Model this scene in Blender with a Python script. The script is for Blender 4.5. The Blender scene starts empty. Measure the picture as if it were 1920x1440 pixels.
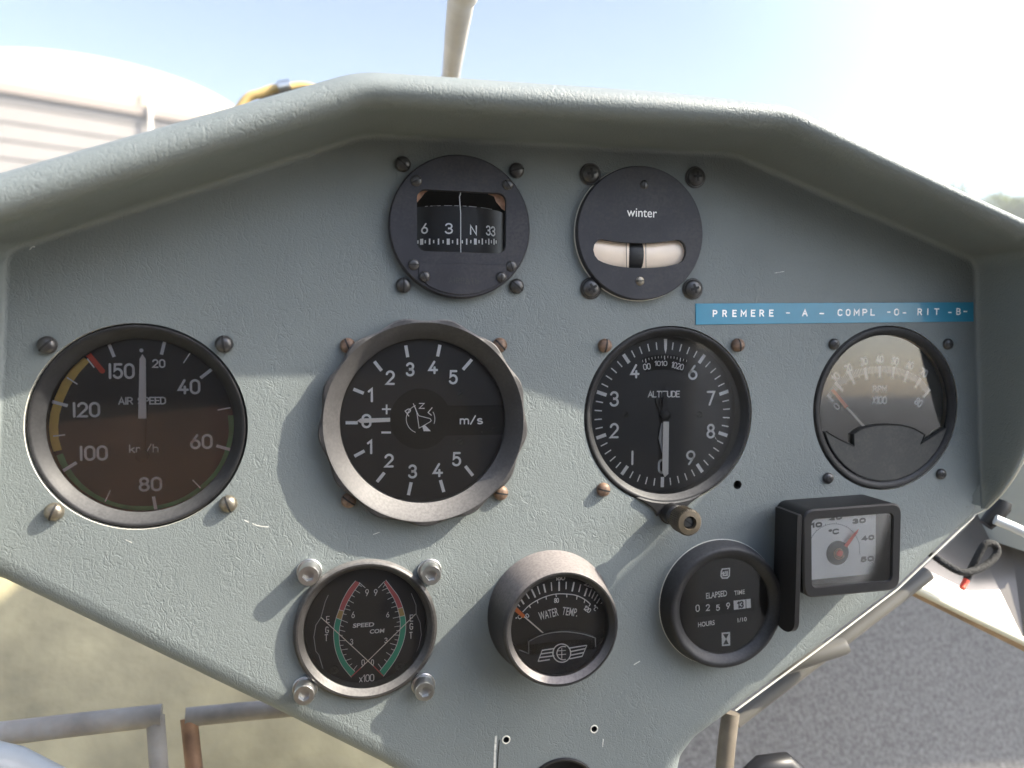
import bpy, bmesh, math, random
from mathutils import Vector, Matrix
from mathutils.geometry import delaunay_2d_cdt

random.seed(7)
SC = bpy.context.scene
COL = SC.collection
PI = math.pi
H = 1.15            # height of the panel's origin above the ground, metres

# ------------------------------------------------------------------ camera
F_PX, D0 = 1412.15, 317.82
RX, RY, RZ = (math.radians(a) for a in (2.89695704, -11.92765678, -0.19567807))


def rot3(rx, ry, rz):
    return Matrix.Rotation(rz, 3, 'Z') @ Matrix.Rotation(ry, 3, 'Y') @ Matrix.Rotation(rx, 3, 'X')


RC = rot3(RX, RY, RZ)
RT = RC.transposed()
CC = -(RT @ Vector((0, 0, D0)))          # camera in panel axes (x right, y down, z away), mm
WM = Matrix(((1, 0, 0), (0, 0, 1), (0, -1, 0)))


def at(px, py, z=0.0):
    """panel-plane point (x right, y up, mm) at height z above the panel."""
    d = RT @ Vector(((px - 960) / F_PX, (py - 720) / F_PX, 1.0))
    t = (-z - CC.z) / d.z
    p = CC + t * d
    return p.x, -p.y


cam_d = bpy.data.cameras.new('camera')
cam = bpy.data.objects.new('camera', cam_d)
COL.objects.link(cam)
SC.camera = cam
cam_d.sensor_width = 36.0
cam_d.lens = F_PX / 1920 * 36.0
cam_d.clip_start = 0.01
cam_d.clip_end = 2000
_r = WM @ (RT @ Vector((1, 0, 0)))
_u = -(WM @ (RT @ Vector((0, 1, 0))))
_b = -(WM @ (RT @ Vector((0, 0, 1))))
_p = (WM @ CC) * 0.001
cam.matrix_world = Matrix(((_r.x, _u.x, _b.x, _p.x), (_r.y, _u.y, _b.y, _p.y), (_r.z, _u.z, _b.z, _p.z + H), (0, 0, 0, 1)))
cam_d.dof.use_dof = True
cam_d.dof.focus_distance = 0.318
cam_d.dof.aperture_fstop = 8.5
cam_d.dof.aperture_blades = 0

# ------------------------------------------------------------------ light
SUN = Vector((0.715, -0.285, 0.64)).normalized()      # towards the sun, world axes
world = bpy.data.worlds.new('World')
SC.world = world
world.use_nodes = True
wn = world.node_tree
wn.nodes.clear()
sky = wn.nodes.new('ShaderNodeTexSky')
sky.sky_type = 'NISHITA'
sky.sun_disc = False
sky.sun_elevation = math.asin(SUN.z)
sky.sun_rotation = math.atan2(SUN.x, SUN.y)
sky.air_density = 1.0
sky.dust_density = 2.0
sky.ozone_density = 1.2
bgn = wn.nodes.new('ShaderNodeBackground')
bgn.inputs['Strength'].default_value = 0.076
won = wn.nodes.new('ShaderNodeOutputWorld')
hsv = wn.nodes.new('ShaderNodeHueSaturation')          # thin high haze takes most of the blue out
hsv.inputs['Saturation'].default_value = 0.86
wn.links.new(sky.outputs[0], hsv.inputs['Color'])
wtc = wn.nodes.new('ShaderNodeTexCoord')                 # aureole added round the sun: brightens unseen sky as fill for the panel
wdot = wn.nodes.new('ShaderNodeVectorMath')
wdot.operation = 'DOT_PRODUCT'
wdot.inputs[1].default_value = SUN
wn.links.new(wtc.outputs['Generated'], wdot.inputs[0])
wmr = wn.nodes.new('ShaderNodeMapRange')
wmr.interpolation_type = 'SMOOTHSTEP'
wmr.inputs[1].default_value = 0.25
wmr.inputs[2].default_value = 1.0
wmr.inputs[3].default_value = 1.0
wmr.inputs[4].default_value = 3.5
wn.links.new(wdot.outputs['Value'], wmr.inputs[0])
wmul = wn.nodes.new('ShaderNodeVectorMath')
wmul.operation = 'SCALE'
wn.links.new(hsv.outputs[0], wmul.inputs[0])
wn.links.new(wmr.outputs[0], wmul.inputs['Scale'])
wn.links.new(wmul.outputs[0], bgn.inputs[0])
wn.links.new(bgn.outputs[0], won.inputs[0])

sd = bpy.data.lights.new('sun', 'SUN')
sd.energy = 4.1
sd.angle = math.radians(0.53)
sd.color = (1.0, 0.92, 0.77)
so = bpy.data.objects.new('sun', sd)
COL.objects.link(so)
so.rotation_euler = SUN.to_track_quat('Z', 'Y').to_euler()
so.location = (1, -1, 3)

vs = SC.view_settings
vs.view_transform = 'Standard'
vs.look = 'None'
vs.exposure = 1.9
vs.gamma = 1.0
vs.use_curve_mapping = False
SC.render.engine = 'CYCLES'


# ------------------------------------------------------------------ materials
def node(nt, typ, **kw):
    n = nt.nodes.new(typ)
    for k, v in kw.items():
        setattr(n, k, v)
    return n


def mat(name, col, rough=0.5, metal=0.0, spec=0.5, dust=0.0, dust_col=(0.42, 0.36, 0.29), dust_scale=900.0,
        var=0.0, var_scale=60.0, bump=0.0, bump_scale=800.0, bump_dist=0.0002, coat=0.0, rvar=0.0, ior=None, dust_lit=0.0):
    m = bpy.data.materials.new(name)
    m.use_nodes = True
    nt = m.node_tree
    b = nt.nodes['Principled BSDF']
    b.inputs['Base Color'].default_value = (*col, 1)
    b.inputs['Roughness'].default_value = rough
    b.inputs['Metallic'].default_value = metal
    b.inputs['Specular IOR Level'].default_value = spec
    b.inputs['Coat Weight'].default_value = coat
    if ior:
        b.inputs['IOR'].default_value = ior
    tc = node(nt, 'ShaderNodeTexCoord')
    src = None
    if var:
        n = node(nt, 'ShaderNodeTexNoise')
        n.inputs['Scale'].default_value = var_scale
        n.inputs['Detail'].default_value = 5
        nt.links.new(tc.outputs['Object'], n.inputs['Vector'])
        mx = node(nt, 'ShaderNodeMix', data_type='RGBA')
        mx.inputs[6].default_value = (*[c * (1 - var) for c in col], 1)
        mx.inputs[7].default_value = (*[min(1, c * (1 + var)) for c in col], 1)
        r = node(nt, 'ShaderNodeMapRange')
        r.inputs[1].default_value = 0.3
        r.inputs[2].default_value = 0.7
        nt.links.new(n.outputs[0], r.inputs[0])
        nt.links.new(r.outputs[0], mx.inputs[0])
        src = mx.outputs[2]
        nt.links.new(src, b.inputs['Base Color'])
        if rvar:
            rr = node(nt, 'ShaderNodeMapRange')
            rr.inputs[1].default_value = 0.3
            rr.inputs[2].default_value = 0.7
            rr.inputs[3].default_value = max(0.02, rough - rvar)
            rr.inputs[4].default_value = min(1, rough + rvar)
            nt.links.new(n.outputs[0], rr.inputs[0])
            nt.links.new(rr.outputs[0], b.inputs['Roughness'])
    if dust:
        n1 = node(nt, 'ShaderNodeTexNoise')
        n1.inputs['Scale'].default_value = dust_scale
        n1.inputs['Detail'].default_value = 3
        n2 = node(nt, 'ShaderNodeTexNoise')
        n2.inputs['Scale'].default_value = dust_scale / 14
        n2.inputs['Detail'].default_value = 3
        for n in (n1, n2):
            nt.links.new(tc.outputs['Object'], n.inputs['Vector'])
        a = node(nt, 'ShaderNodeMath', operation='MULTIPLY')
        nt.links.new(n1.outputs[0], a.inputs[0])
        nt.links.new(n2.outputs[0], a.inputs[1])
        r = node(nt, 'ShaderNodeMapRange')
        r.inputs[1].default_value = 0.2
        r.inputs[2].default_value = 0.42
        r.inputs[3].default_value = dust * 0.15
        r.inputs[4].default_value = dust
        nt.links.new(a.outputs[0], r.inputs[0])
        mx = node(nt, 'ShaderNodeMix', data_type='RGBA')
        if src:
            nt.links.new(src, mx.inputs[6])
        else:
            mx.inputs[6].default_value = (*col, 1)
        mx.inputs[7].default_value = (*dust_col, 1)
        fac = r.outputs[0]
        if dust_lit:                       # upward faces paler: dust plus sunlit brightness put into the colour
            ge = node(nt, 'ShaderNodeNewGeometry')
            sx = node(nt, 'ShaderNodeSeparateXYZ')
            nt.links.new(ge.outputs['Normal'], sx.inputs[0])
            up = node(nt, 'ShaderNodeMapRange', interpolation_type='SMOOTHSTEP')
            up.inputs[1].default_value = 0.1
            up.inputs[2].default_value = 0.95
            up.inputs[4].default_value = dust_lit
            nt.links.new(sx.outputs[2], up.inputs[0])
            n3 = node(nt, 'ShaderNodeMapRange')
            n3.inputs[1].default_value = 0.35
            n3.inputs[2].default_value = 0.6
            n3.inputs[3].default_value = 0.75
            nt.links.new(n1.outputs[0], n3.inputs[0])
            mu = node(nt, 'ShaderNodeMath', operation='MULTIPLY_ADD')
            nt.links.new(up.outputs[0], mu.inputs[0])
            nt.links.new(n3.outputs[0], mu.inputs[1])
            nt.links.new(fac, mu.inputs[2])
            fac = mu.outputs[0]
        nt.links.new(fac, mx.inputs[0])
        nt.links.new(mx.outputs[2], b.inputs['Base Color'])
    if bump:
        n = node(nt, 'ShaderNodeTexNoise')
        n.inputs['Scale'].default_value = bump_scale
        n.inputs['Detail'].default_value = 4
        nt.links.new(tc.outputs['Object'], n.inputs['Vector'])
        bp = node(nt, 'ShaderNodeBump')
        bp.inputs['Strength'].default_value = bump
        bp.inputs['Distance'].default_value = bump_dist
        nt.links.new(n.outputs[0], bp.inputs['Height'])
        nt.links.new(bp.outputs[0], b.inputs['Normal'])
    return m


def leather(name, col):
    m = bpy.data.materials.new(name)
    m.use_nodes = True
    nt = m.node_tree
    L = nt.links.new
    b = nt.nodes['Principled BSDF']
    b.inputs['Roughness'].default_value = 0.52
    b.inputs['Specular IOR Level'].default_value = 0.4
    tc = node(nt, 'ShaderNodeTexCoord')
    # warped coordinates
    w = node(nt, 'ShaderNodeTexNoise')
    w.inputs['Scale'].default_value = 160
    w.inputs['Detail'].default_value = 3
    L(tc.outputs['Object'], w.inputs['Vector'])
    ws = node(nt, 'ShaderNodeVectorMath', operation='SCALE')
    ws.inputs['Scale'].default_value = 0.0042
    L(w.outputs['Color'], ws.inputs[0])
    wa = node(nt, 'ShaderNodeVectorMath', operation='ADD')
    L(tc.outputs['Object'], wa.inputs[0])
    L(ws.outputs[0], wa.inputs[1])
    # pebble grain
    v = node(nt, 'ShaderNodeTexVoronoi', feature='DISTANCE_TO_EDGE')
    v.inputs['Scale'].default_value = 820
    L(wa.outputs[0], v.inputs['Vector'])
    vr = node(nt, 'ShaderNodeMapRange', interpolation_type='SMOOTHSTEP')
    vr.inputs[1].default_value = 0.0
    vr.inputs[2].default_value = 0.24
    L(v.outputs['Distance'], vr.inputs[0])
    # long wrinkles
    mp = node(nt, 'ShaderNodeMapping')
    mp.inputs['Scale'].default_value = (1.0, 0.5, 1.0)
    mp.inputs['Rotation'].default_value = (0, 0, 0.6)
    L(wa.outputs[0], mp.inputs['Vector'])
    n = node(nt, 'ShaderNodeTexNoise')
    n.inputs['Scale'].default_value = 250
    n.inputs['Detail'].default_value = 2.5
    n.inputs['Distortion'].default_value = 0.9
    L(mp.outputs[0], n.inputs['Vector'])
    s = node(nt, 'ShaderNodeMath', operation='SUBTRACT')
    s.inputs[1].default_value = 0.5
    L(n.outputs[0], s.inputs[0])
    ab = node(nt, 'ShaderNodeMath', operation='ABSOLUTE')
    L(s.outputs[0], ab.inputs[0])
    ar = node(nt, 'ShaderNodeMapRange', interpolation_type='SMOOTHSTEP')
    ar.inputs[1].default_value = 0.0
    ar.inputs[2].default_value = 0.05
    L(ab.outputs[0], ar.inputs[0])
    # patchy strength
    pn = node(nt, 'ShaderNodeTexNoise')
    pn.inputs['Scale'].default_value = 38
    pn.inputs['Detail'].default_value = 2
    L(tc.outputs['Object'], pn.inputs['Vector'])
    pr = node(nt, 'ShaderNodeMapRange')
    pr.inputs[1].default_value = 0.35
    pr.inputs[2].default_value = 0.65
    pr.inputs[3].default_value = 0.25
    pr.inputs[4].default_value = 1.0
    L(pn.outputs[0], pr.inputs[0])
    mu = node(nt, 'ShaderNodeMath', operation='MULTIPLY')
    L(ar.outputs[0], mu.inputs[0])
    L(pr.outputs[0], mu.inputs[1])
    fine = node(nt, 'ShaderNodeTexNoise')
    fine.inputs['Scale'].default_value = 900
    fine.inputs['Detail'].default_value = 3
    L(tc.outputs['Object'], fine.inputs['Vector'])
    a1 = node(nt, 'ShaderNodeMath', operation='MULTIPLY_ADD')
    L(vr.outputs[0], a1.inputs[0])
    a1.inputs[1].default_value = 0.40
    L(mu.outputs[0], a1.inputs[2])
    a2 = node(nt, 'ShaderNodeMath', operation='MULTIPLY_ADD')
    L(fine.outputs[0], a2.inputs[0])
    a2.inputs[1].default_value = 0.3
    L(a1.outputs[0], a2.inputs[2])
    bp = node(nt, 'ShaderNodeBump')
    bp.inputs['Strength'].default_value = 0.52
    bp.inputs['Distance'].default_value = 0.0002
    L(a2.outputs[0], bp.inputs['Height'])
    L(bp.outputs[0], b.inputs['Normal'])
    cn = node(nt, 'ShaderNodeTexNoise')
    cn.inputs['Scale'].default_value = 25
    cn.inputs['Detail'].default_value = 4
    L(tc.outputs['Object'], cn.inputs['Vector'])
    mx = node(nt, 'ShaderNodeMix', data_type='RGBA')
    mx.inputs[6].default_value = (*[c * 0.88 for c in col], 1)
    mx.inputs[7].default_value = (*[c * 1.10 for c in col], 1)
    L(cn.outputs[0], mx.inputs[0])
    L(mx.outputs[2], b.inputs['Base Color'])
    return m


def glass_mat(name, ior=1.6, dust=0.05, tint=(1, 1, 1)):
    m = bpy.data.materials.new(name)
    m.use_nodes = True
    nt = m.node_tree
    L = nt.links.new
    nt.nodes.clear()
    out = node(nt, 'ShaderNodeOutputMaterial')
    fr = node(nt, 'ShaderNodeFresnel')
    fr.inputs[0].default_value = ior
    tr = node(nt, 'ShaderNodeBsdfTransparent')
    tr.inputs[0].default_value = (*tint, 1)
    gl = node(nt, 'ShaderNodeBsdfGlossy')
    gl.inputs['Roughness'].default_value = 0.03
    mx = node(nt, 'ShaderNodeMixShader')
    L(fr.outputs[0], mx.inputs[0])
    L(tr.outputs[0], mx.inputs[1])
    L(gl.outputs[0], mx.inputs[2])
    tc = node(nt, 'ShaderNodeTexCoord')
    n1 = node(nt, 'ShaderNodeTexVoronoi', feature='F1')
    n1.inputs['Scale'].default_value = 1500
    n2 = node(nt, 'ShaderNodeTexNoise')
    n2.inputs['Scale'].default_value = 55
    n2.inputs['Detail'].default_value = 3
    for n in (n1, n2):
        L(tc.outputs['Object'], n.inputs['Vector'])
    # speck radius differs from cell to cell, many cells carry none
    lt = node(nt, 'ShaderNodeMapRange')
    lt.inputs[1].default_value = 0.40
    lt.inputs[2].default_value = 0.72
    lt.inputs[3].default_value = 0.0
    lt.inputs[4].default_value = 0.33
    L(n2.outputs[0], lt.inputs[0])
    sp = node(nt, 'ShaderNodeSeparateColor')
    L(n1.outputs['Color'], sp.inputs[0])
    pw = node(nt, 'ShaderNodeMath', operation='POWER')
    L(sp.outputs[0], pw.inputs[0])
    pw.inputs[1].default_value = 2.5
    rad = node(nt, 'ShaderNodeMath', operation='MULTIPLY')
    L(pw.outputs[0], rad.inputs[0])
    L(lt.outputs[0], rad.inputs[1])
    cmp_ = node(nt, 'ShaderNodeMath', operation='LESS_THAN')
    L(n1.outputs['Distance'], cmp_.inputs[0])
    L(rad.outputs[0], cmp_.inputs[1])
    fa = node(nt, 'ShaderNodeMapRange')
    fa.inputs[3].default_value = dust * 0.25
    fa.inputs[4].default_value = min(0.9, dust * 9)
    L(cmp_.outputs[0], fa.inputs[0])
    df = node(nt, 'ShaderNodeBsdfDiffuse')
    df.inputs[0].default_value = (0.62, 0.55, 0.45, 1)
    m2 = node(nt, 'ShaderNodeMixShader')
    L(fa.outputs[0], m2.inputs[0])
    L(mx.outputs[0], m2.inputs[1])
    L(df.outputs[0], m2.inputs[2])
    L(m2.outputs[0], out.inputs[0])
    return m


M = {}
M['leather'] = leather('grey_green_leather', (0.141, 0.160, 0.158))
M['trim'] = mat('cream_edge', (0.62, 0.60, 0.52), 0.5)
M['black'] = mat('black_bezel', (0.012, 0.012, 0.013), 0.5, spec=.25, dust=0.03, dust_lit=.16, dust_col=(.32, .32, .325), var=0.25, var_scale=200, bump=0.25, bump_scale=1800, bump_dist=0.0001)
M['black_clean'] = mat('black_plastic', (0.009, 0.009, 0.010), 0.42, spec=.3, dust=0.012, bump=0.1, bump_scale=1500)
M['anod'] = mat('black_anodised_plate', (0.022, 0.023, 0.030), 0.5, spec=.3, var=0.15, var_scale=90, dust=0.05, bump=0.08, bump_scale=2500)
M['ring'] = mat('worn_grey_ring', (0.030, 0.029, 0.030), 0.55, spec=.25, dust=0.05, dust_lit=.36, dust_col=(.36, .345, .335), var=0.12, var_scale=120, bump=0.2, bump_scale=1800)
M['egt_rim'] = mat('scuffed_black_rim', (0.016, 0.015, 0.015), 0.42, spec=.35, dust=0.05, dust_lit=.3, dust_col=(.40, .385, .37), var=0.2, var_scale=150, bump=.15, bump_scale=1800)
M['black_dusty_lit'] = mat('dusty_lit_black_case', (0.012, 0.012, 0.013), 0.45, spec=.3, dust=.03, dust_lit=.36, dust_col=(.50, .45, .43), bump=.2, bump_scale=1800)  # pale upper side mixes dust with painted sunlight
M['dial'] = mat('black_dial', (0.008, 0.008, 0.010), 0.55, var=0.1)
M['dial_grey'] = mat('charcoal_dial', (0.016, 0.017, 0.020), 0.55, var=0.12, var_scale=80)
M['dial_brown'] = mat('brown_black_dial', (0.013, 0.011, 0.010), 0.55, var=0.15, var_scale=60)
M['plate'] = mat('charcoal_cover', (0.032, 0.034, 0.034), 0.5, spec=.3, bump=0.15, bump_scale=900, dust=0.06)
M['white'] = mat('white_marking', (0.90, 0.89, 0.86), 0.6)
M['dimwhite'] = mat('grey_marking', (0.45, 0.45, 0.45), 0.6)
M['needle'] = mat('white_needle', (0.90, 0.85, 0.78), 0.5)
M['yellow'] = mat('yellow_arc', (0.78, 0.54, 0.12), 0.5, var=0.1, var_scale=200)
M['green'] = mat('dark_green_arc', (0.05, 0.28, 0.11), 0.5, var=0.3, var_scale=120)
M['green2'] = mat('mid_green_band', (0.05, 0.42, 0.25), 0.5)
M['red'] = mat('red_mark', (0.75, 0.07, 0.03), 0.5)
M['dullred'] = mat('dull_red_band', (0.60, 0.13, 0.13), 0.5)
M['tan'] = mat('ochre_band', (0.52, 0.36, 0.13), 0.5)
M['orange'] = mat('orange_needle', (0.85, 0.20, 0.04), 0.5)
M['tape'] = mat('blue_embossing_tape', (0.012, 0.185, 0.30), 0.33, var=0.08, var_scale=60, coat=0.2)
M['cream'] = mat('cream_plastic', (0.66, 0.55, 0.42), 0.45, var=0.08, var_scale=150)
M['tube'] = mat('cream_glass_tube', (0.80, 0.66, 0.52), 0.32, var=0.05, var_scale=150, coat=.15)
M['card'] = mat('white_card', (0.87, 0.87, 0.85), 0.6, var=0.04)
M['bkprint'] = mat('black_print', (0.03, 0.03, 0.03), 0.6)
M['screw_black'] = mat('black_screw', (0.02, 0.02, 0.021), 0.33, spec=0.6, dust=0.08)
M['screw_brass'] = mat('rusty_brass_screw', (0.14, 0.085, 0.055), 0.55, metal=0.2, var=0.45, var_scale=500, dust=0.1)
M['screw_steel'] = mat('tarnished_steel_screw', (0.20, 0.18, 0.145), 0.42, metal=0.85, var=0.35, var_scale=500)
M['zinc'] = mat('zinc_bolt', (0.56, 0.56, 0.55), 0.33, metal=1.0, var=0.05, var_scale=700)
M['slot'] = mat('dark_slot', (0.008, 0.008, 0.008), 0.8)
M['knob'] = mat('bronze_knob', (0.062, 0.05, 0.034), 0.45, metal=0.3, var=0.3, var_scale=300, dust=0.08)
M['copper'] = mat('bare_copper_edge', (0.60, 0.33, 0.19), 0.6, var=0.25, var_scale=500)
M['hole'] = mat('dark_hole', (0.004, 0.004, 0.004), 0.9)
M['glass'] = glass_mat('dusty_glass', 1.45, 0.035)
M['glass_asi'] = glass_mat('mirroring_dusty_glass', 1.72, 0.035)
M['glass_clean'] = glass_mat('clear_glass', 1.55, 0.012)
M['glass_hi'] = glass_mat('reflective_glass', 1.9, 0.015)
M['liner'] = mat('smoky_clear_liner', (0.62, 0.57, 0.48), 0.25)
M['white_wall'] = mat('cream_inner_wall', (0.70, 0.60, 0.46), 0.5)


# ------------------------------------------------------------------ builders
def obj(name, bm, m, parent=None, smooth=40, loc=(0, 0, 0), scale=0.001):
    """bm is in mm; link it as ONE mesh object."""
    for v in bm.verts:
        v.co *= scale
    me = bpy.data.meshes.new(name)
    bm.normal_update()
    bm.to_mesh(me)
    bm.free()
    for mm in (m if isinstance(m, (list, tuple)) else [m]):
        me.materials.append(mm)
    if smooth:
        for p in me.polygons:
            p.use_smooth = True
        me.set_sharp_from_angle(angle=math.radians(smooth))
    o = bpy.data.objects.new(name, me)
    COL.objects.link(o)
    o.location = Vector(loc)
    if parent:
        o.parent = parent
    return o


def panel_world(x, y, z=0):
    return Vector((x * 0.001, -z * 0.001, y * 0.001 + H))


def thing(name, label, cat, xy=(0, 0), z=0, group=None, roll=0.0):
    o = bpy.data.objects.new(name, None)
    COL.objects.link(o)
    o.empty_display_size = 0.02
    o.location = panel_world(xy[0], xy[1], z)
    o.rotation_euler = (PI / 2, 0, 0)
    tag(o, label, cat, group)
    return o


def tag(o, label, cat, group=None, kind=None):
    o['label'] = label
    o['category'] = cat
    if group:
        o['group'] = group
    if kind:
        o['kind'] = kind
    return o


def structure(o, label=None, kind='structure'):
    o['kind'] = kind
    if label:
        o['label'] = label
    return o


def lathe(prof, seg=96, bm=None, rfun=None, center=(0, 0), mi=0, cap=False):
    """revolve (r, z) about the local z axis; rfun(angle, r, index) may modulate the radius."""
    bm = bm or bmesh.new()
    rows = []
    for i, (r, z) in enumerate(prof):
        row = []
        if r < 1e-6:
            row = [bm.verts.new((center[0], center[1], z))]
        else:
            for k in range(seg):
                a = 2 * PI * k / seg
                rr = rfun(a, r, i) if rfun else r
                row.append(bm.verts.new((center[0] + rr * math.cos(a), center[1] + rr * math.sin(a), z)))
        rows.append(row)
    for a, b in zip(rows, rows[1:]):
        for k in range(seg):
            k2 = (k + 1) % seg
            vs_ = [a[k % len(a)], a[k2 % len(a)], b[k2 % len(b)], b[k % len(b)]]
            u = []
            for v in vs_:
                if v not in u:
                    u.append(v)
            if len(u) > 2:
                f = bm.faces.new(u)
                f.material_index = mi
    if cap:
        f = bm.faces.new(rows[-1])
        f.material_index = mi
    return bm


def disc(r, z, seg=72, center=(0, 0), bm=None, mi=0):
    bm = bm or bmesh.new()
    f = bm.faces.new([bm.verts.new((center[0] + r * math.cos(2 * PI * k / seg), center[1] + r * math.sin(2 * PI * k / seg), z)) for k in range(seg)])
    f.material_index = mi
    return bm


def prism(pts, z0, z1, bm=None, mi=0, bevel=0.0):
    """extrude a 2D outline from z0 to z1 with an optional chamfer at the top."""
    bm = bm or bmesh.new()
    area = sum(a[0] * b[1] - b[0] * a[1] for a, b in zip(pts, pts[1:] + pts[:1]))
    if area < 0:
        pts = pts[::-1]
    n = len(pts)
    lo = [bm.verts.new((x, y, z0)) for x, y in pts]
    if bevel:
        mid = [bm.verts.new((x, y, z1 - bevel)) for x, y in pts]
        ins = inset(pts, bevel)
        top = [bm.verts.new((x, y, z1)) for x, y in ins]
        rows = [lo, mid, top]
    else:
        rows = [lo, [bm.verts.new((x, y, z1)) for x, y in pts]]
    for a, b in zip(rows, rows[1:]):
        for k in range(n):
            f = bm.faces.new((a[k], a[(k + 1) % n], b[(k + 1) % n], b[k]))
            f.material_index = mi
    f = bm.faces.new(rows[-1])
    f.material_index = mi
    f = bm.faces.new(lo[::-1])
    f.material_index = mi
    return bm


def inset(pts, d):
    n = len(pts)
    out = []
    for i in range(n):
        p0, p1, p2 = Vector(pts[i - 1]), Vector(pts[i]), Vector(pts[(i + 1) % n])
        a = (p1 - p0)
        b = (p2 - p1)
        if a.length < 1e-9 or b.length < 1e-9:
            out.append(tuple(p1))
            continue
        na = Vector((-a.y, a.x)).normalized()
        nb = Vector((-b.y, b.x)).normalized()
        m_ = na + nb
        if m_.length < 1e-6:
            m_ = na
        m_.normalize()
        c = max(0.4, m_.dot(na))
        q = p1 + m_ * (d / c)
        out.append((q.x, q.y))
    return out


def rrect(x0, y0, x1, y1, r, n=6):
    pts = []
    for cx, cy, a0 in ((x1 - r, y1 - r, 0), (x0 + r, y1 - r, 90), (x0 + r, y0 + r, 180), (x1 - r, y0 + r, 270)):
        for k in range(n + 1):
            a = math.radians(a0 + 90 * k / n)
            pts.append((cx + r * math.cos(a), cy + r * math.sin(a)))
    return pts


def in_poly(p, q):
    c = False
    for (x0, y0), (x1, y1) in zip(q, q[1:] + q[:1]):
        if (y0 > p[1]) != (y1 > p[1]) and p[0] < (x1 - x0) * (p[1] - y0) / (y1 - y0) + x0:
            c = not c
    return c


def sheet(bm, outer, holes_, z, mi=0):
    """flat sheet with open holes; returns the hole loops' vertices."""
    co, ed = [], []
    for lp in [outer] + holes_:
        b0_ = len(co)
        co += [Vector((p[0], p[1])) for p in lp]
        ed += [(b0_ + k, b0_ + (k + 1) % len(lp)) for k in range(len(lp))]
    v2, e2, f2, ov, oe, of = delaunay_2d_cdt(co, ed, [], 0, 1e-4)
    vv = [bm.verts.new((p.x, p.y, z)) for p in v2]
    for f in f2:
        cx_ = sum(v2[i].x for i in f) / len(f)
        cy_ = sum(v2[i].y for i in f) / len(f)
        if in_poly((cx_, cy_), outer) and not any(in_poly((cx_, cy_), h) for h in holes_):
            fc = bm.faces.new([vv[i] for i in f])
            fc.material_index = mi
            fc.normal_update()
            if fc.normal.z < 0:
                fc.normal_flip()
    back = {}
    for i, src in enumerate(ov):
        for q in src:
            back[q] = vv[i]
    out, n0 = [], len(outer)
    for h in holes_:
        out.append([back[n0 + k] for k in range(len(h))])
        n0 += len(h)
    bmesh.ops.delete(bm, geom=[v for v in bm.verts if not v.link_faces], context='VERTS')
    return out


def circle(r, n=96, c=(0, 0)):
    return [(c[0] + r * math.cos(2 * PI * k / n), c[1] + r * math.sin(2 * PI * k / n)) for k in range(n)]


_stag = [0]


def ribbon(bm, pts, w, z, mi=0, caps=True, closed=False):
    """flat painted stroke with mitred joins and round ends, no self overlap."""
    _stag[0] = (_stag[0] + 1) % 12
    z = z + _stag[0] * 0.004
    P = []
    for p in pts:
        v = Vector((p[0], p[1]))
        if not P or (v - P[-1]).length > 1e-4:
            P.append(v)
    if closed and (P[0] - P[-1]).length < 1e-3:
        P.pop()
    n = len(P)
    if n < 2:
        return
    h = w / 2
    Lp, Rp = [], []
    for i in range(n):
        if closed:
            a = P[i] - P[i - 1]
            b = P[(i + 1) % n] - P[i]
        else:
            a = P[i] - P[i - 1] if i else P[1] - P[0]
            b = P[i + 1] - P[i] if i < n - 1 else P[-1] - P[-2]
        na = Vector((-a.y, a.x)).normalized()
        nb = Vector((-b.y, b.x)).normalized()
        m_ = na + nb
        if m_.length < 1e-4:
            m_ = na.copy()
        m_.normalize()
        k = h / max(0.5, m_.dot(na))
        Lp.append(P[i] + m_ * k)
        Rp.append(P[i] - m_ * k)
    zf = z if callable(z) else (lambda x, y: z)
    Lv = [bm.verts.new((p.x, p.y, zf(p.x, p.y))) for p in Lp]
    Rv = [bm.verts.new((p.x, p.y, zf(p.x, p.y))) for p in Rp]
    for i in range(n if closed else n - 1):
        j = (i + 1) % n
        f = bm.faces.new((Rv[i], Rv[j], Lv[j], Lv[i]))
        f.material_index = mi
    if caps and not closed:
        for (c, l, r, d) in ((P[0], Lv[0], Rv[0], P[0] - P[1]), (P[-1], Rv[-1], Lv[-1], P[-1] - P[-2])):
            a0 = math.atan2(d.y, d.x) + PI / 2
            # from r side to l side passing through d
            start = Vector((r.co.x, r.co.y)) - c
            s = math.atan2(start.y, start.x)
            e = math.atan2(d.y, d.x)
            da = (e - s + PI) % (2 * PI) - PI
            vv = [r]
            for k in range(1, 6):
                a = s + 2 * da * k / 6
                q = c + Vector((math.cos(a), math.sin(a))) * h
                vv.append(bm.verts.new((q.x, q.y, zf(q.x, q.y))))
            vv.append(l)
            try:
                f = bm.faces.new(vv)
                f.material_index = mi
                f.normal_update()
                if f.normal.z < 0:
                    f.normal_flip()
            except ValueError:
                pass


def poly(bm, pts, z, mi=0):
    _stag[0] = (_stag[0] + 1) % 12
    z = z + _stag[0] * 0.004
    f = bm.faces.new([bm.verts.new((x, y, z)) for x, y in pts])
    f.material_index = mi
    f.normal_update()
    if f.normal.z < 0:
        f.normal_flip()


# ---- engraved single-stroke lettering
def arc(cx, cy, rx, ry, a0, a1, n=10):
    return [(cx + rx * math.cos(math.radians(a0 + (a1 - a0) * k / n)), cy + ry * math.sin(math.radians(a0 + (a1 - a0) * k / n))) for k in range(n + 1)]


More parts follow.
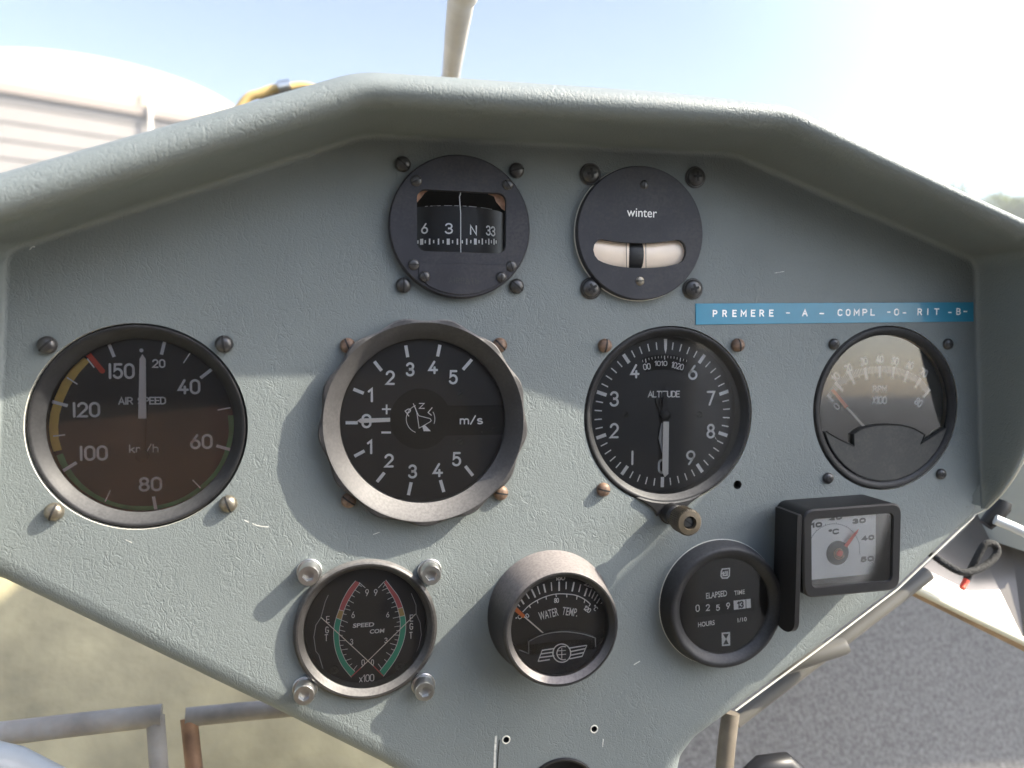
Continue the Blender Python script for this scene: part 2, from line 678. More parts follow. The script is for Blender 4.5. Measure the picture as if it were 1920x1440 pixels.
G = {
    '0': (.6, [arc(.3, .7, .3, .3, 0, 180) + arc(.3, .3, .3, .3, 180, 360) + [(.6, .7)]]),
    '1': (.25, [[(.0, .8), (.22, 1), (.22, 0)]]),
    'I': (.1, [[(.05, 0), (.05, 1)]]),
    'l': (.1, [[(.05, 0), (.05, 1)]]),
    '2': (.58, [arc(.29, .71, .29, .29, 165, -35, 12) + [(.0, 0), (.58, 0)]]),
    '3': (.56, [arc(.27, .75, .26, .25, 160, -90, 12) + arc(.27, .26, .29, .26, 90, -160, 12)]),
    '4': (.62, [[(.4, 1), (.0, .27), (.62, .27)], [(.42, .5), (.42, 0)]]),
    '5': (.56, [[(.52, 1), (.08, 1), (.04, .54)] + arc(.26, .33, .3, .33, 115, -150, 14)]),
    '6': (.58, [[(.42, 1), (.1, .52)] + arc(.29, .3, .29, .3, 145, 505, 18)]),
    '7': (.55, [[(0, 1), (.55, 1), (.18, 0)]]),
    '8': (.58, [arc(.29, .76, .25, .24, -90, 270, 16), arc(.29, .26, .29, .26, 90, 450, 16)]),
    '9': (.58, [[(.16, 0), (.48, .48)] + arc(.29, .7, .29, .3, -35, 325, 18)]),
    'A': (.64, [[(0, 0), (.32, 1), (.64, 0)], [(.12, .33), (.52, .33)]]),
    'B': (.56, [[(0, 0), (0, 1), (.3, 1)] + arc(.3, .76, .22, .24, 90, -90, 8) + [(0, .52)], [(.3, .52)] + arc(.3, .26, .26, .26, 90, -90, 8) + [(0, 0)]]),
    'C': (.58, [arc(.32, .68, .3, .32, 30, 180, 8) + arc(.32, .32, .3, .32, 180, 330, 8)]),
    'D': (.58, [[(0, 0), (0, 1), (.25, 1)] + arc(.25, .66, .33, .34, 90, 0, 6) + arc(.25, .34, .33, .34, 0, -90, 6) + [(0, 0)]]),
    'E': (.5, [[(.5, 1), (0, 1), (0, 0), (.5, 0)], [(0, .52), (.42, .52)]]),
    'F': (.5, [[(.5, 1), (0, 1), (0, 0)], [(0, .52), (.42, .52)]]),
    'G': (.6, [arc(.32, .68, .3, .32, 30, 180, 8) + arc(.32, .32, .3, .32, 180, 360, 8) + [(.62, .45), (.36, .45)]]),
    'H': (.56, [[(0, 0), (0, 1)], [(.56, 0), (.56, 1)], [(0, .52), (.56, .52)]]),
    'L': (.48, [[(0, 1), (0, 0), (.48, 0)]]),
    'M': (.7, [[(0, 0), (0, 1), (.35, .35), (.7, 1), (.7, 0)]]),
    'N': (.6, [[(0, 0), (0, 1), (.6, 0), (.6, 1)]]),
    'O': (.64, [arc(.32, .68, .32, .32, 0, 180) + arc(.32, .32, .32, .32, 180, 360) + [(.64, .68)]]),
    'P': (.54, [[(0, 0), (0, 1), (.28, 1)] + arc(.28, .73, .26, .27, 90, -90, 8) + [(0, .46)]]),
    'R': (.56, [[(0, 0), (0, 1), (.28, 1)] + arc(.28, .74, .26, .26, 90, -90, 8) + [(0, .48)], [(.3, .48), (.56, 0)]]),
    'S': (.56, [arc(.28, .75, .26, .25, 30, 270, 10) + arc(.28, .25, .28, .25, 90, -150, 10)]),
    'T': (.58, [[(0, 1), (.58, 1)], [(.29, 1), (.29, 0)]]),
    'U': (.58, [[(0, 1)] + arc(.29, .29, .29, .29, 180, 360, 10) + [(.58, 1)]]),
    'W': (.86, [[(0, 1), (.2, 0), (.43, .8), (.66, 0), (.86, 1)]]),
    'X': (.58, [[(0, 0), (.58, 1)], [(0, 1), (.58, 0)]]),
    'x': (.45, [[(0, 0), (.45, .66)], [(0, .66), (.45, 0)]]),
    'Z': (.55, [[(0, 1), (.55, 1), (0, 0), (.55, 0)]]),
    'k': (.42, [[(0, 0), (0, 1)], [(.4, .62), (.02, .28)], [(.16, .4), (.42, 0)]]),
    'm': (.72, [[(0, 0), (0, .64)], [(0, .42)] + arc(.18, .45, .18, .19, 170, 0, 6) + [(.36, 0)], [(.36, .42)] + arc(.54, .45, .18, .19, 170, 0, 6) + [(.72, 0)]]),
    's': (.44, [arc(.21, .49, .19, .16, 40, 270, 8) + arc(.21, .16, .22, .17, 90, -140, 8)]),
    'h': (.44, [[(0, 0), (0, 1)], [(0, .4)] + arc(.22, .43, .22, .21, 170, 0, 7) + [(.44, 0)]]),
    '/': (.42, [[(0, -.05), (.42, 1.05)]]),
    '-': (.36, [[(.0, .5), (.36, .5)]]),
    '_': (.36, [[(.0, .35), (.36, .35)]]),
    '.': (.08, [[(.03, 0), (.05, .03)]]),
    'o': (.26, [arc(.13, .87, .13, .13, 0, 360, 10)]),      # degree ring
    ' ': (.4, []),
}


def layout(text, gap=.2):
    x = 0
    out = []
    for ch in text:
        w, st = G[ch]
        for s in st:
            out.append([(x + px, py) for px, py in s])
        x += w + gap
    return out, x - gap


class Dial:
    """turns zoomed photo coordinates into the local mm frame of one instrument at a given height."""

    def __init__(s, ox, oy, sc, root, z):
        s.ox, s.oy, s.sc, s.root, s.z = ox, oy, sc, root, z

    def p(s, x, y, z=None):
        z = s.z if z is None else z
        a = at(s.ox + x / s.sc, s.oy + y / s.sc, z)
        return (a[0] - s.root[0], a[1] - s.root[1])

    def text(s, bm, t, x0, y0, x1, y1, w, mi=0, rot=0.0, gap=.2, z=None, slant=0.0, zf=None):
        """fit text into the zoom box (x0,y0)-(x1,y1); rot in degrees turns it about the box centre."""
        z = s.z + 0.03 if z is None else z
        st, tw = layout(t, gap)
        c = Vector(s.p((x0 + x1) / 2, (y0 + y1) / 2, z))
        W = abs(s.p(x1, y0, z)[0] - s.p(x0, y0, z)[0])
        Hh = abs(s.p(x0, y0, z)[1] - s.p(x0, y1, z)[1])
        W = max(W - w, 0.05)
        Hh = Hh - w
        ca, sa = math.cos(math.radians(rot)), math.sin(math.radians(rot))
        for q in st:
            pts = []
            for px, py in q:
                u = (px / tw - .5) * W if tw > .15 else 0
                v = (py - .5) * Hh
                u += slant * v
                pts.append((c.x + u * ca - v * sa, c.y + u * sa + v * ca))
            ribbon(bm, pts, w, z if zf is None else z, mi)

    def line(s, bm, pts, w, mi=0, z=None, caps=False):
        z = s.z + 0.03 if z is None else z
        ribbon(bm, [s.p(x, y, z) for x, y in pts], w, z, mi, caps)

    def dot(s, bm, x, y, r, mi=0, z=None):
        z = s.z + 0.03 if z is None else z
        c = s.p(x, y, z)
        disc(r, z, 20, c, bm, mi)


def font_text(name, t, dial, box, m, parent, rot=0.0, bold=0.0, z=None, slant=0.0):
    """lettering in the built-in sans typeface, fitted into a zoom box and made a mesh."""
    cu = bpy.data.curves.new(name, 'FONT')
    cu.body = t
    cu.size = 1
    cu.offset = bold
    cu.resolution_u = 4
    tmp = bpy.data.objects.new(name, cu)
    COL.objects.link(tmp)
    dg = bpy.context.evaluated_depsgraph_get()
    me = bpy.data.meshes.new_from_object(tmp.evaluated_get(dg))
    bpy.data.objects.remove(tmp)
    bpy.data.curves.remove(cu)
    z = dial.z + 0.03 if z is None else z
    xs = [v.co.x for v in me.vertices]
    ys = [v.co.y for v in me.vertices]
    x0, y0, x1, y1 = box
    c = Vector(dial.p((x0 + x1) / 2, (y0 + y1) / 2, z))
    W = abs(dial.p(x1, y0, z)[0] - dial.p(x0, y0, z)[0])
    Hh = abs(dial.p(x0, y0, z)[1] - dial.p(x0, y1, z)[1])
    ca, sa = math.cos(math.radians(rot)), math.sin(math.radians(rot))
    for v in me.vertices:
        u = ((v.co.x - min(xs)) / (max(xs) - min(xs)) - .5) * W
        w = ((v.co.y - min(ys)) / (max(ys) - min(ys)) - .5) * Hh
        u += slant * w
        v.co = ((c.x + u * ca - w * sa) * .001, (c.y + u * sa + w * ca) * .001, z * .001)
    me.materials.append(m)
    o = bpy.data.objects.new(name, me)
    COL.objects.link(o)
    o.parent = parent
    return o


def screw(parent, pos, z0, r, h, m, slot=0.0, kind='slot', name='mounting_screw'):
    """domed screw head whose slot or cross is dark strips laid on, painting the recess shade."""
    bm = bmesh.new()
    seg = 28
    prof = [(r, -0.2), (r, h * .35), (r * .95, h * .55), (r * .82, h * .76), (r * .6, h * .92), (r * .3, h * 1.0), (0, h * 1.02)]
    lathe(prof, seg, bm)
    # recess shade painted by a thin dark strip over the dome
    ca, sa = math.cos(slot), math.sin(slot)

    def bar(L_, w, ang):
        c, s_ = math.cos(ang), math.sin(ang)
        n = 9
        prev = None
        for k in range(n):
            u = -L_ + 2 * L_ * k / (n - 1)
            rr = abs(u)
            zz = h * (1.02 - 0.48 * (rr / r) ** 3) + 0.05
            a = bm.verts.new((u * c - w * s_, u * s_ + w * c, zz))
            b = bm.verts.new((u * c + w * s_, u * s_ - w * c, zz))
            if prev:
                f = bm.faces.new((prev[1], b, a, prev[0]))
                f.material_index = 1
            prev = (a, b)
    if kind == 'slot':
        bar(r * .96, r * .11, slot)
    elif kind == 'cross':
        bar(r * .5, r * .13, slot)
        for v in list(bm.verts)[-18:]:
            v.co.z += 0.0
        bar(r * .5, r * .13, slot + PI / 2)
        for v in list(bm.verts)[-18:]:
            v.co.z += 0.02
    return obj(name, bm, [m, M['slot']], parent, 50, (pos[0] * .001, pos[1] * .001, z0 * .001))


def screws_at(parent, root, pxs, z, r, h, m, kind='slot', seed=1):
    rr = random.Random(seed)
    for i, (x, y) in enumerate(pxs):
        a = at(x, y, z + h * .6)
        mm = m[i] if isinstance(m, list) else m
        screw(parent, (a[0] - root[0], a[1] - root[1]), z, r, h, mm, rr.uniform(0, PI), kind)


def tube(pts, r, seg=16, bm=None, mi=0, cap=True):
    """round tube through 3D points (mm)."""
    bm = bm or bmesh.new()
    P = [Vector(p) for p in pts]
    rs = r if isinstance(r, (list, tuple)) else [r] * len(P)
    up = Vector((0.13, 0.29, 0.95))
    rows = []
    for i, p in enumerate(P):
        d = (P[min(i + 1, len(P) - 1)] - P[max(i - 1, 0)]).normalized()
        u = d.cross(up).normalized()
        v = d.cross(u).normalized()
        up = -v if abs(d.dot(v)) < .9 else up
        up = v.cross(d).cross(d).normalized() if False else up
        rows.append([bm.verts.new(p + (u * math.cos(2 * PI * k / seg) + v * math.sin(2 * PI * k / seg)) * rs[i]) for k in range(seg)])
    for a, b in zip(rows, rows[1:]):
        # align rows to avoid twist
        best = min(range(seg), key=lambda s: sum((a[k].co - b[(k + s) % seg].co).length_squared for k in range(0, seg, 4)))
        rows[rows.index(b)] = b[best:] + b[:best]
        b = rows[rows.index(a) + 1]
        for k in range(seg):
            f = bm.faces.new((a[k], a[(k + 1) % seg], b[(k + 1) % seg], b[k]))
            f.material_index = mi
    if cap:
        for row in (rows[0], rows[-1]):
            f = bm.faces.new(row)
            f.material_index = mi
    bmesh.ops.recalc_face_normals(bm, faces=bm.faces)
    return bm


def smooth_path(pts, n=8):
    """Catmull-Rom through points."""
    P = [Vector(p) for p in pts]
    out = []
    for i in range(len(P) - 1):
        p0, p1, p2, p3 = P[max(i - 1, 0)], P[i], P[i + 1], P[min(i + 2, len(P) - 1)]
        for k in range(n):
            t = k / n
            out.append(0.5 * ((2 * p1) + (p2 - p0) * t + (2 * p0 - 5 * p1 + 4 * p2 - p3) * t * t + (3 * p1 - p0 - 3 * p2 + p3) * t ** 3))
    out.append(P[-1])
    return out


def round_chain(pts, radii, n=10):
    """open 2D chain with rounded inner corners."""
    out = [Vector(pts[0])]
    for i in range(1, len(pts) - 1):
        p0, p1, p2 = Vector(pts[i - 1]), Vector(pts[i]), Vector(pts[i + 1])
        a = (p0 - p1).normalized()
        b = (p2 - p1).normalized()
        ang = a.angle(b)
        r = radii[i]
        t = r / math.tan(ang / 2)
        t = min(t, (p0 - p1).length * .48, (p2 - p1).length * .48)
        s, e = p1 + a * t, p1 + b * t
        for k in range(n + 1):
            q = k / n
            out.append(s * (1 - q) ** 2 + p1 * 2 * q * (1 - q) + e * q * q)
    out.append(Vector(pts[-1]))
    return out


def resample(ch, step):
    out = [ch[0].copy()]
    for a, b in zip(ch, ch[1:]):
        L_ = (b - a).length
        n = max(1, int(L_ / step))
        for k in range(1, n + 1):
            out.append(a.lerp(b, k / n))
    return out


# ================================================================== instrument panel
panel = thing('instrument_panel', 'grey green leather covered instrument panel with a padded hood over all the gauges', 'instrument panel')

top_chain = round_chain([(-197, -71.5), (-190.8, 49.8), (-61, 100.2), (99, 102.2), (227.5, 59), (236.5, -62)],
                        [0, 10, 34, 34, 9, 0], 12)
bot_pts = [(236.5, -62)] + [at(*p) for p in ((1835, 970), (1690, 1108), (1540, 1222), (1385, 1337), (1310, 1392), (1285, 1425), (1280, 1448))] + \
          [(80, -230), (-30, -230)] + [at(*p) for p in ((775, 1475), (715, 1440), (520, 1344), (0, 1095))] + [(-199, -72.3)]
bot_chain = round_chain(bot_pts, [0, 8, 20, 20, 20, 12, 8, 8, 8, 8, 20, 20, 20, 8, 0], 5)

hood_top = resample(top_chain, 4)
N_ = len(hood_top)
# hood height along the chain
s_len = [0]
for a, b in zip(hood_top, hood_top[1:]):
    s_len.append(s_len[-1] + (b - a).length)
tot = s_len[-1]


def hood_h(i):
    p = hood_top[i]
    if p.x > 226.5:                                   # right cheek tapers away downwards
        t = (58 - p.y) / 120
        return max(0.02, 1 - 0.55 * t - 0.43 * max(0, t) ** 5)
    if p.x < -189:
        t = (49 - p.y) / 121
        return max(0.01, max(0, 1 - max(0, t)) ** 0.6)
    return 1.0


# section of the bare right cheek and of the fat padded roll along the top: (outwards, towards the viewer)
HP_CHEEK = [(-2.5, 0), (-1.8, .1), (-1.1, .4), (-.5, 1.2), (-.1, 2.6), (.1, 5), (.2, 9), (.3, 16), (.2, 24), (.2, 33), (.5, 38), (1.3, 41.6), (2.8, 44), (4.8, 44.9),
            (7, 44.2), (9.2, 41.4), (11, 37), (12.2, 31), (12.8, 25), (13, 17), (13, 6), (12.6, -6), (12, -16)]
HP_ROLL = [(-2.5, 0), (-1.8, .1), (-1.1, .4), (-.5, 1.2), (-.1, 2.6), (0, 6), (-.3, 14), (-.8, 22), (-1.3, 30), (-1.6, 35), (-1.5, 38.6), (-.8, 41.4), (.7, 43.6), (2.9, 44.9),
           (5.5, 44.9), (8, 43.2), (10.3, 39.8), (12, 35.2), (13.2, 30), (13.7, 23), (13.4, 12), (12.8, -4), (12, -16)]


def section(p):
    w = min(1, max(0, (227 - p.x) / 16)) * min(1, max(0, (p.x + 190.5) / 12))
    w = w * w * (3 - 2 * w)
    k = 1 - .42 * min(1, max(0, (p.x - 50) / 120)) + .25 * min(1, max(0, (-60 - p.x) / 130))     # the roll is fatter on the left

    def fat(d):
        return d if d < 1 else 1 + (d - 1) * k
    return [(fat(a[0] * (1 - w) + b[0] * w), a[1] * (1 - w) + b[1] * w) for a, b in zip(HP_CHEEK, HP_ROLL)]


bm = bmesh.new()
rows = []
for i, p in enumerate(hood_top):
    d = (hood_top[min(i + 1, N_ - 1)] - hood_top[max(i - 1, 0)]).normalized()
    nrm = Vector((-d.y, d.x))
    hh = hood_h(i)
    ds = 0.35 + 0.65 * hh if p.x > 0 else hh
    row = []
    for (dd, zz) in section(p):
        q = p + nrm * (dd * ds)
        row.append(bm.verts.new((q.x, q.y, zz * hh if zz > 0 else zz)))
    rows.append(row)
for a, b in zip(rows, rows[1:]):
    for k in range(len(HP_ROLL) - 1):
        bm.faces.new((a[k], a[k + 1], b[k + 1], b[k]))
bmesh.ops.recalc_face_normals(bm, faces=bm.faces)
hood_inner = [(r[0].co.x, r[0].co.y) for r in rows]
obj('hood', bm, M['leather'], panel, 60)

# rolled lower edge
bch = resample(bot_chain, 5)
BP = [(-9, 0), (-6.5, -.25), (-4.2, -.95), (-2.3, -2.1), (-.9, -3.8), (-.1, -6), (.2, -9), (-.6, -12)]
bm = bmesh.new()
rows = []
nb = len(bch)
for i, p in enumerate(bch):
    d = (bch[min(i + 1, nb - 1)] - bch[max(i - 1, 0)]).normalized()
    nrm = Vector((-d.y, d.x))
    rows.append([bm.verts.new((p.x + nrm.x * dd, p.y + nrm.y * dd, zz)) for dd, zz in BP])
for a, b in zip(rows, rows[1:]):
    for k in range(len(BP) - 1):
        bm.faces.new((a[k], a[k + 1], b[k + 1], b[k]))
bmesh.ops.recalc_face_normals(bm, faces=bm.faces)
edge_inner = [(r[0].co.x, r[0].co.y) for r in rows]
obj('rolled_edge', bm, M['leather'], panel, 60)

# face sheet with its open holes
outline = [q for q in hood_inner if not (q[0] < -185 and q[1] < -64.5) and not (q[0] > 225 and q[1] < -51)] + \
          [q for q in edge_inner if -190.8 < q[0] < 229.5]
clean = []
for p in outline:
    if not clean or (Vector(p) - Vector(clean[-1])).length > .6:
        clean.append(p)
if (Vector(clean[0]) - Vector(clean[-1])).length < .6:
    clean.pop()
holes = [(at(1383, 909), 2.0), (at(949, 1387), 1.35), (at(1114, 1367), 1.35), (at(1052, 1492), 16.5),
         ((-145.9, -16.0), 39.7), ((-36.9, -15.2), 36.5), ((71.6, -14.3), 39.7), ((181.2, -12.1), 39.0), ((-22.6, 64.3), 25.5), ((55.3, 64.7), 26), ((-60.6, -100.6), 26)]
bm = bmesh.new()
hl = sheet(bm, clean, [circle(r, 96 if r > 20 else 32, c) for c, r in holes], 0)
for vs_ in hl:
    nv_ = len(vs_)
    big_ = nv_ == 96
    lo = [bm.verts.new((v.co.x, v.co.y, -2.6 if big_ else -6)) for v in vs_]
    for k in range(nv_):
        f = bm.faces.new((vs_[k], vs_[(k + 1) % nv_], lo[(k + 1) % nv_], lo[k]))
        f.material_index = 2 if big_ else 1
    if not big_:
        f = bm.faces.new(lo)
        f.material_index = 1
for q in ([(-195, -45), (-184, -45), (-184, -74.3), (-195, -67.6)], [(222, -44), (230.6, -44), (231.2, -58), (228, -64.4), (222, -69.3)]):
    f = bm.faces.new([bm.verts.new((x, y, -.6)) for x, y in q])       # turned-under flap at each lower corner
    f.normal_update()
    if f.normal.z < 0:
        f.normal_flip()
obj('panel_face', bm, [M['leather'], M['hole'], M['trim']], panel, 30)
# pale frayed rims round the two rivet holes
for (c, r) in holes[1:3]:
    obj('hole_rim', lathe([(1.9, .0), (1.8, .25), (1.5, .3), (1.3, .1)], 32), M['trim'], panel, 40, (c[0] * .001, c[1] * .001, 0))
# cream cut edge of the shell along the right cheek and lower right edge
tp = []
for i, p in enumerate(hood_top):
    if p.x > 229 and p.y < 40:
        d = (hood_top[min(i + 1, N_ - 1)] - hood_top[i - 1]).normalized()
        hh = hood_h(i)
        nrm = Vector((-d.y, d.x))
        q = p + nrm * (6.2 * (0.35 + 0.65 * hh))
        tp.append((q.x, q.y, 45 * hh))
for p in bch[2:]:
    if p.x > 105 and p.y > -155:
        tp.append((p.x + .2, p.y - .2, -3.0))
obj('cut_edge', tube(tp, .45, 8), M['trim'], panel, 60)


# wear on the covering: scratches and two scuffed lines below the rivet holes
SCR = mat('bared_backing', (.50, .50, .46), .7, var=.3, var_scale=900)
for pts, w in ((((458, 975), (466, 979)), .35), (((474, 982), (482, 985), (492, 987), (503, 988)), .4), (((1189, 1246), (1199, 1240)), .45),
               (((56, 468), (61, 462), (65, 463)), .35), (((930, 1381), (928, 1410), (927, 1450)), .9), (((1131, 1386), (1130, 1400)), .3),
               (((1338, 815), (1343, 824)), .22), (((236, 1012), (247, 1017)), .22), (((700, 1002), (711, 998)), .25), (((1452, 512), (1470, 509)), .2)):
    bm = bmesh.new()
    ribbon(bm, [at(*q) for q in pts], w, .05)
    obj('scratch', bm, SCR, panel, 0)
bm = bmesh.new()
ribbon(bm, [at(*q) for q in ((936, 1388), (934, 1412), (932, 1450))], .45, .06)
obj('scratch', bm, M['hole'], panel, 0)


# ================================================================== instruments
def gauge(name, label, cat, xy, group='round gauges on the panel'):
    return thing(name, label, cat, xy, 0, group)


GASKET = mat('pale_gasket', (0.55, 0.54, 0.48), 0.6)


def gasket(root, R, w=.7):
    obj('gasket', lathe([(R + w, -.1), (R + w, .35), (R - .3, .4)], 96), GASKET, root, 40)


# ---------------------------------------------------------------- airspeed indicator
c = (-145.9, -16.0)
g = gauge('airspeed_indicator', 'large airspeed gauge at the left end, yellow and green arcs, needle straight up', 'gauge', c)
obj('bezel', lathe([(41, -2.8), (39.2, -2.4), (39.0, -.9), (38.5, -.2), (37.9, -.2), (37.2, -.7), (34.0, -4.4), (33.7, -5), (33.7, -8)], 128), M['black'], g)
zf = -7.0
obj('dial_face', disc(34, zf), M['dial_brown'], g, 0)
d = Dial(20, 580, 3.273, c, zf)
bm = bmesh.new()
for a in (((600, 205), (635, 292)), ((945, 197), (925, 278)), ((1235, 367), (1165, 422)), ((1350, 862), (1262, 837)), ((893, 1238), (876, 1148)), ((315, 995), (405, 940)), ((250, 565), (350, 592))):
    d.line(bm, a, 1.25, z=zf + .15)
for a in (((1100, 270), (1060, 330)), ((1348, 604), (1270, 618)), ((1165, 1097), (1117, 1047)), ((580, 1180), (612, 1110)), ((262, 778), (335, 770)), ((345, 418), (410, 460)), ((470, 303), (513, 358))):
    d.line(bm, a, .5, z=zf + .15)
d.dot(bm, 802, 252, .75, z=zf + .15)
obj('tick_marks', bm, M['white'], g, 0)
bm = bmesh.new()
for t, b in (('I50', (597, 330, 762, 428)), ('20', (868, 305, 950, 360)), ('40', (1025, 428, 1165, 522)), ('60', (1100, 765, 1240, 858)), ('80', (785, 1028, 930, 1118)), ('I00', (420, 835, 597, 930)), ('I20', (377, 568, 550, 664))):
    d.text(bm, t, *b, .62 if t == '20' else .95, gap=.24)
d.text(bm, 'AIR SPEED', 660, 537, 955, 585, .55, gap=.16)
d.text(bm, 'km/h', 727, 828, 908, 880, .42, gap=.2)
obj('numerals', bm, M['white'], g, 0)
bm = bmesh.new()
d.line(bm, [(462, 305), (400, 372), (340, 458), (298, 550), (272, 640), (263, 720), (268, 800), (287, 868)], 3.2, 0, z=zf + .05)
obj('yellow_arc', bm, M['yellow'], g, 0)
bm = bmesh.new()
pts = smooth_path([(*q, 0) for q in ((300, 890), (345, 985), (420, 1080), (520, 1155), (640, 1205), (760, 1225), (890, 1222), (1000, 1197), (1100, 1150), (1200, 1075), (1280, 985), (1330, 880), (1358, 760), (1352, 650))], 4)
d.line(bm, [(q.x, q.y) for q in pts], 2.4, 0, z=zf + .05)
obj('green_arc', bm, M['green'], g, 0)
bm = bmesh.new()
d.line(bm, [(478, 278), (562, 378)], 2.0, 0, z=zf + .2, caps=True)
obj('red_limit_line', bm, M['red'], g, 0)
zn = zf + 1.3
bm = prism([d.p(*q, zn) for q in ((783, 670), (833, 670), (829, 305), (808, 275), (791, 305))], zn - .15, zn + .15)
nd = obj('needle', bm, M['needle'], g, 0)
bm = prism([d.p(*q, zn) for q in ((786, 671), (832, 671), (825, 880), (795, 880))], zn - .15, zn + .1)
lathe([(2.4, zn - .8), (2.4, zn + .3), (1.9, zn + .5), (0, zn + .5)], 28, bm, center=d.p(806, 900, zn))
obj('needle_tail', bm, M['dial_brown'], nd, 40)
obj('glass', disc(33.8, -4.6), M['glass_asi'], g, 0)
screws_at(g, c, ((86, 647), (419, 645), (99, 961), (427, 946)), 0, 3.4, 3.3, [M['screw_black'], M['screw_black'], M['screw_steel'], M['screw_steel']], seed=3)

# ---------------------------------------------------------------- variometer
c = (-36.9, -15.2)
g = gauge('variometer', 'scalloped grey ring gauge with m/s scale and its needle on zero', 'gauge', c)


def scallop(a, r, i):
    return r + (0.75 * math.cos(13 * (a + .12)) if i in (1, 2, 3) else 0)


obj('knurled_ring', lathe([(40.5, -1), (41.9, .5), (41.9, 5.6), (41.3, 6.7), (40.4, 7.1), (39.8, 6.8), (34.2, .6), (33.9, 0), (33.9, -4)], 208, rfun=scallop), M['ring'], g, 35)
zf = -2.6
obj('dial_face', disc(34.4, zf), M['dial'], g, 0)
d = Dial(580, 580, 3.43, c, zf)
bm = bmesh.new()
for a in (((620, 232), (633, 308)), ((840, 228), (825, 303)), ((1045, 322), (988, 388)), ((418, 335), (465, 395)), ((283, 513), (350, 540)), ((233, 729), (312, 729)), ((290, 945), (355, 910)), ((435, 1110), (483, 1050)), ((637, 1195), (655, 1112)), ((865, 1175), (843, 1098)), ((1052, 1070), (1003, 1008))):
    d.line(bm, a, 1.35)
d.line(bm, ((467, 642), (525, 642)), .7)
d.line(bm, ((497, 612), (497, 675)), .7, z=zf + .08)
d.line(bm, ((463, 792), (525, 792)), .85)
obj('tick_marks', bm, M['white'], g, 0)
bm = bmesh.new()
for t, b in (('1', (375, 505, 412, 598)), ('2', (490, 392, 550, 487)), ('3', (620, 340, 677, 432)), ('4', (765, 330, 828, 417)), ('5', (897, 390, 955, 483)), ('0', (335, 672, 400, 765)), ('1', (370, 838, 408, 932)), ('2', (482, 928, 543, 1018)), ('3', (635, 997, 693, 1088)), ('4', (793, 988, 860, 1080)), ('5', (918, 917, 977, 1010))):
    d.text(bm, t, *b, .95)
obj('numerals', bm, M['white'], g, 0)
zc = zf + 1.0
bm = bmesh.new()
cc_ = d.p(715, 705, zc)
p1, p2 = d.p(890, 620, zc), d.p(1285, 805, zc)
lathe([(12.6, zf), (12.6, zc), (0, zc)], 64, bm, center=cc_)
prism([(p1[0] - 1.5, p1[1]), (p2[0], p1[1]), (p2[0], p2[1]), (p1[0] - 1.5, p2[1])], zf, zc - .06, bm)
obj('centre_cover', bm, M['hole'], g, 40)
bm = bmesh.new()
dz = zc + .04
d.text(bm, 'm/s', 967, 683, 1118, 740, .6, z=dz)
d.text(bm, 'P', 622, 638, 660, 684, .4, z=dz, rot=35)
d.text(bm, 'Z', 704, 602, 742, 640, .4, z=dz)
d.text(bm, 'L', 770, 634, 804, 680, .4, z=dz, rot=-40)
for a0, a1 in ((110, 250), (-30, 20), (62, 80)):
    pts = [(715 - 92 * math.sin(math.radians(t)) * 1 if False else 715 + 92 * math.cos(math.radians(t)), 705 + 92 * math.sin(math.radians(t))) for t in [a0 + (a1 - a0) * k / 12 for k in range(13)]]
    if (a0, a1) == (62, 80):
        continue
    d.line(bm, pts, .28, z=dz)
d.line(bm, [(668, 605), (688, 652), (704, 684), (778, 703), (784, 716), (776, 724), (706, 764), (690, 655)], .3, z=dz)
poly(bm, [d.p(*q, dz) for q in ((668, 605), (682, 628), (704, 684), (690, 668))], dz)
poly(bm, [d.p(*q, dz) for q in ((726, 752), (742, 742), (782, 784), (735, 784))], dz)
obj('emblem', bm, M['white'], g, 0)
for (x, y) in ((970, 547), (972, 850)):
    q = d.p(x, y)
    screw(g, q, zf, 1.3, .35, M['plate'], .6, name='dial_screw')
zn = zf + 1.5
obj('needle', prism([d.p(*q, zn) for q in ((308, 717), (330, 702), (520, 697), (520, 723), (330, 731))], zn - .15, zn + .15), M['needle'], g, 0)
obj('glass', disc(34.0, .3), M['glass'], g, 0)
screws_at(g, c, ((652, 648), (938, 647), (654, 939), (940, 925)), 0, 3.1, 3.0, M['screw_brass'], seed=5)

# ---------------------------------------------------------------- altimeter
c = (71.6, -14.3)
g = gauge('altimeter', 'altitude gauge with numbers 0 to 9 and a bronze setting knob below it', 'gauge', c)
bm = lathe([(41, -2.8), (39.3, -2.4), (39.1, -.2), (38.6, .5), (38.0, .6), (37.3, .2), (36.2, -1.6), (35.6, -2.2), (35.3, -3), (35.3, -9)], 128)
obj('bezel', bm, M['black'], g)
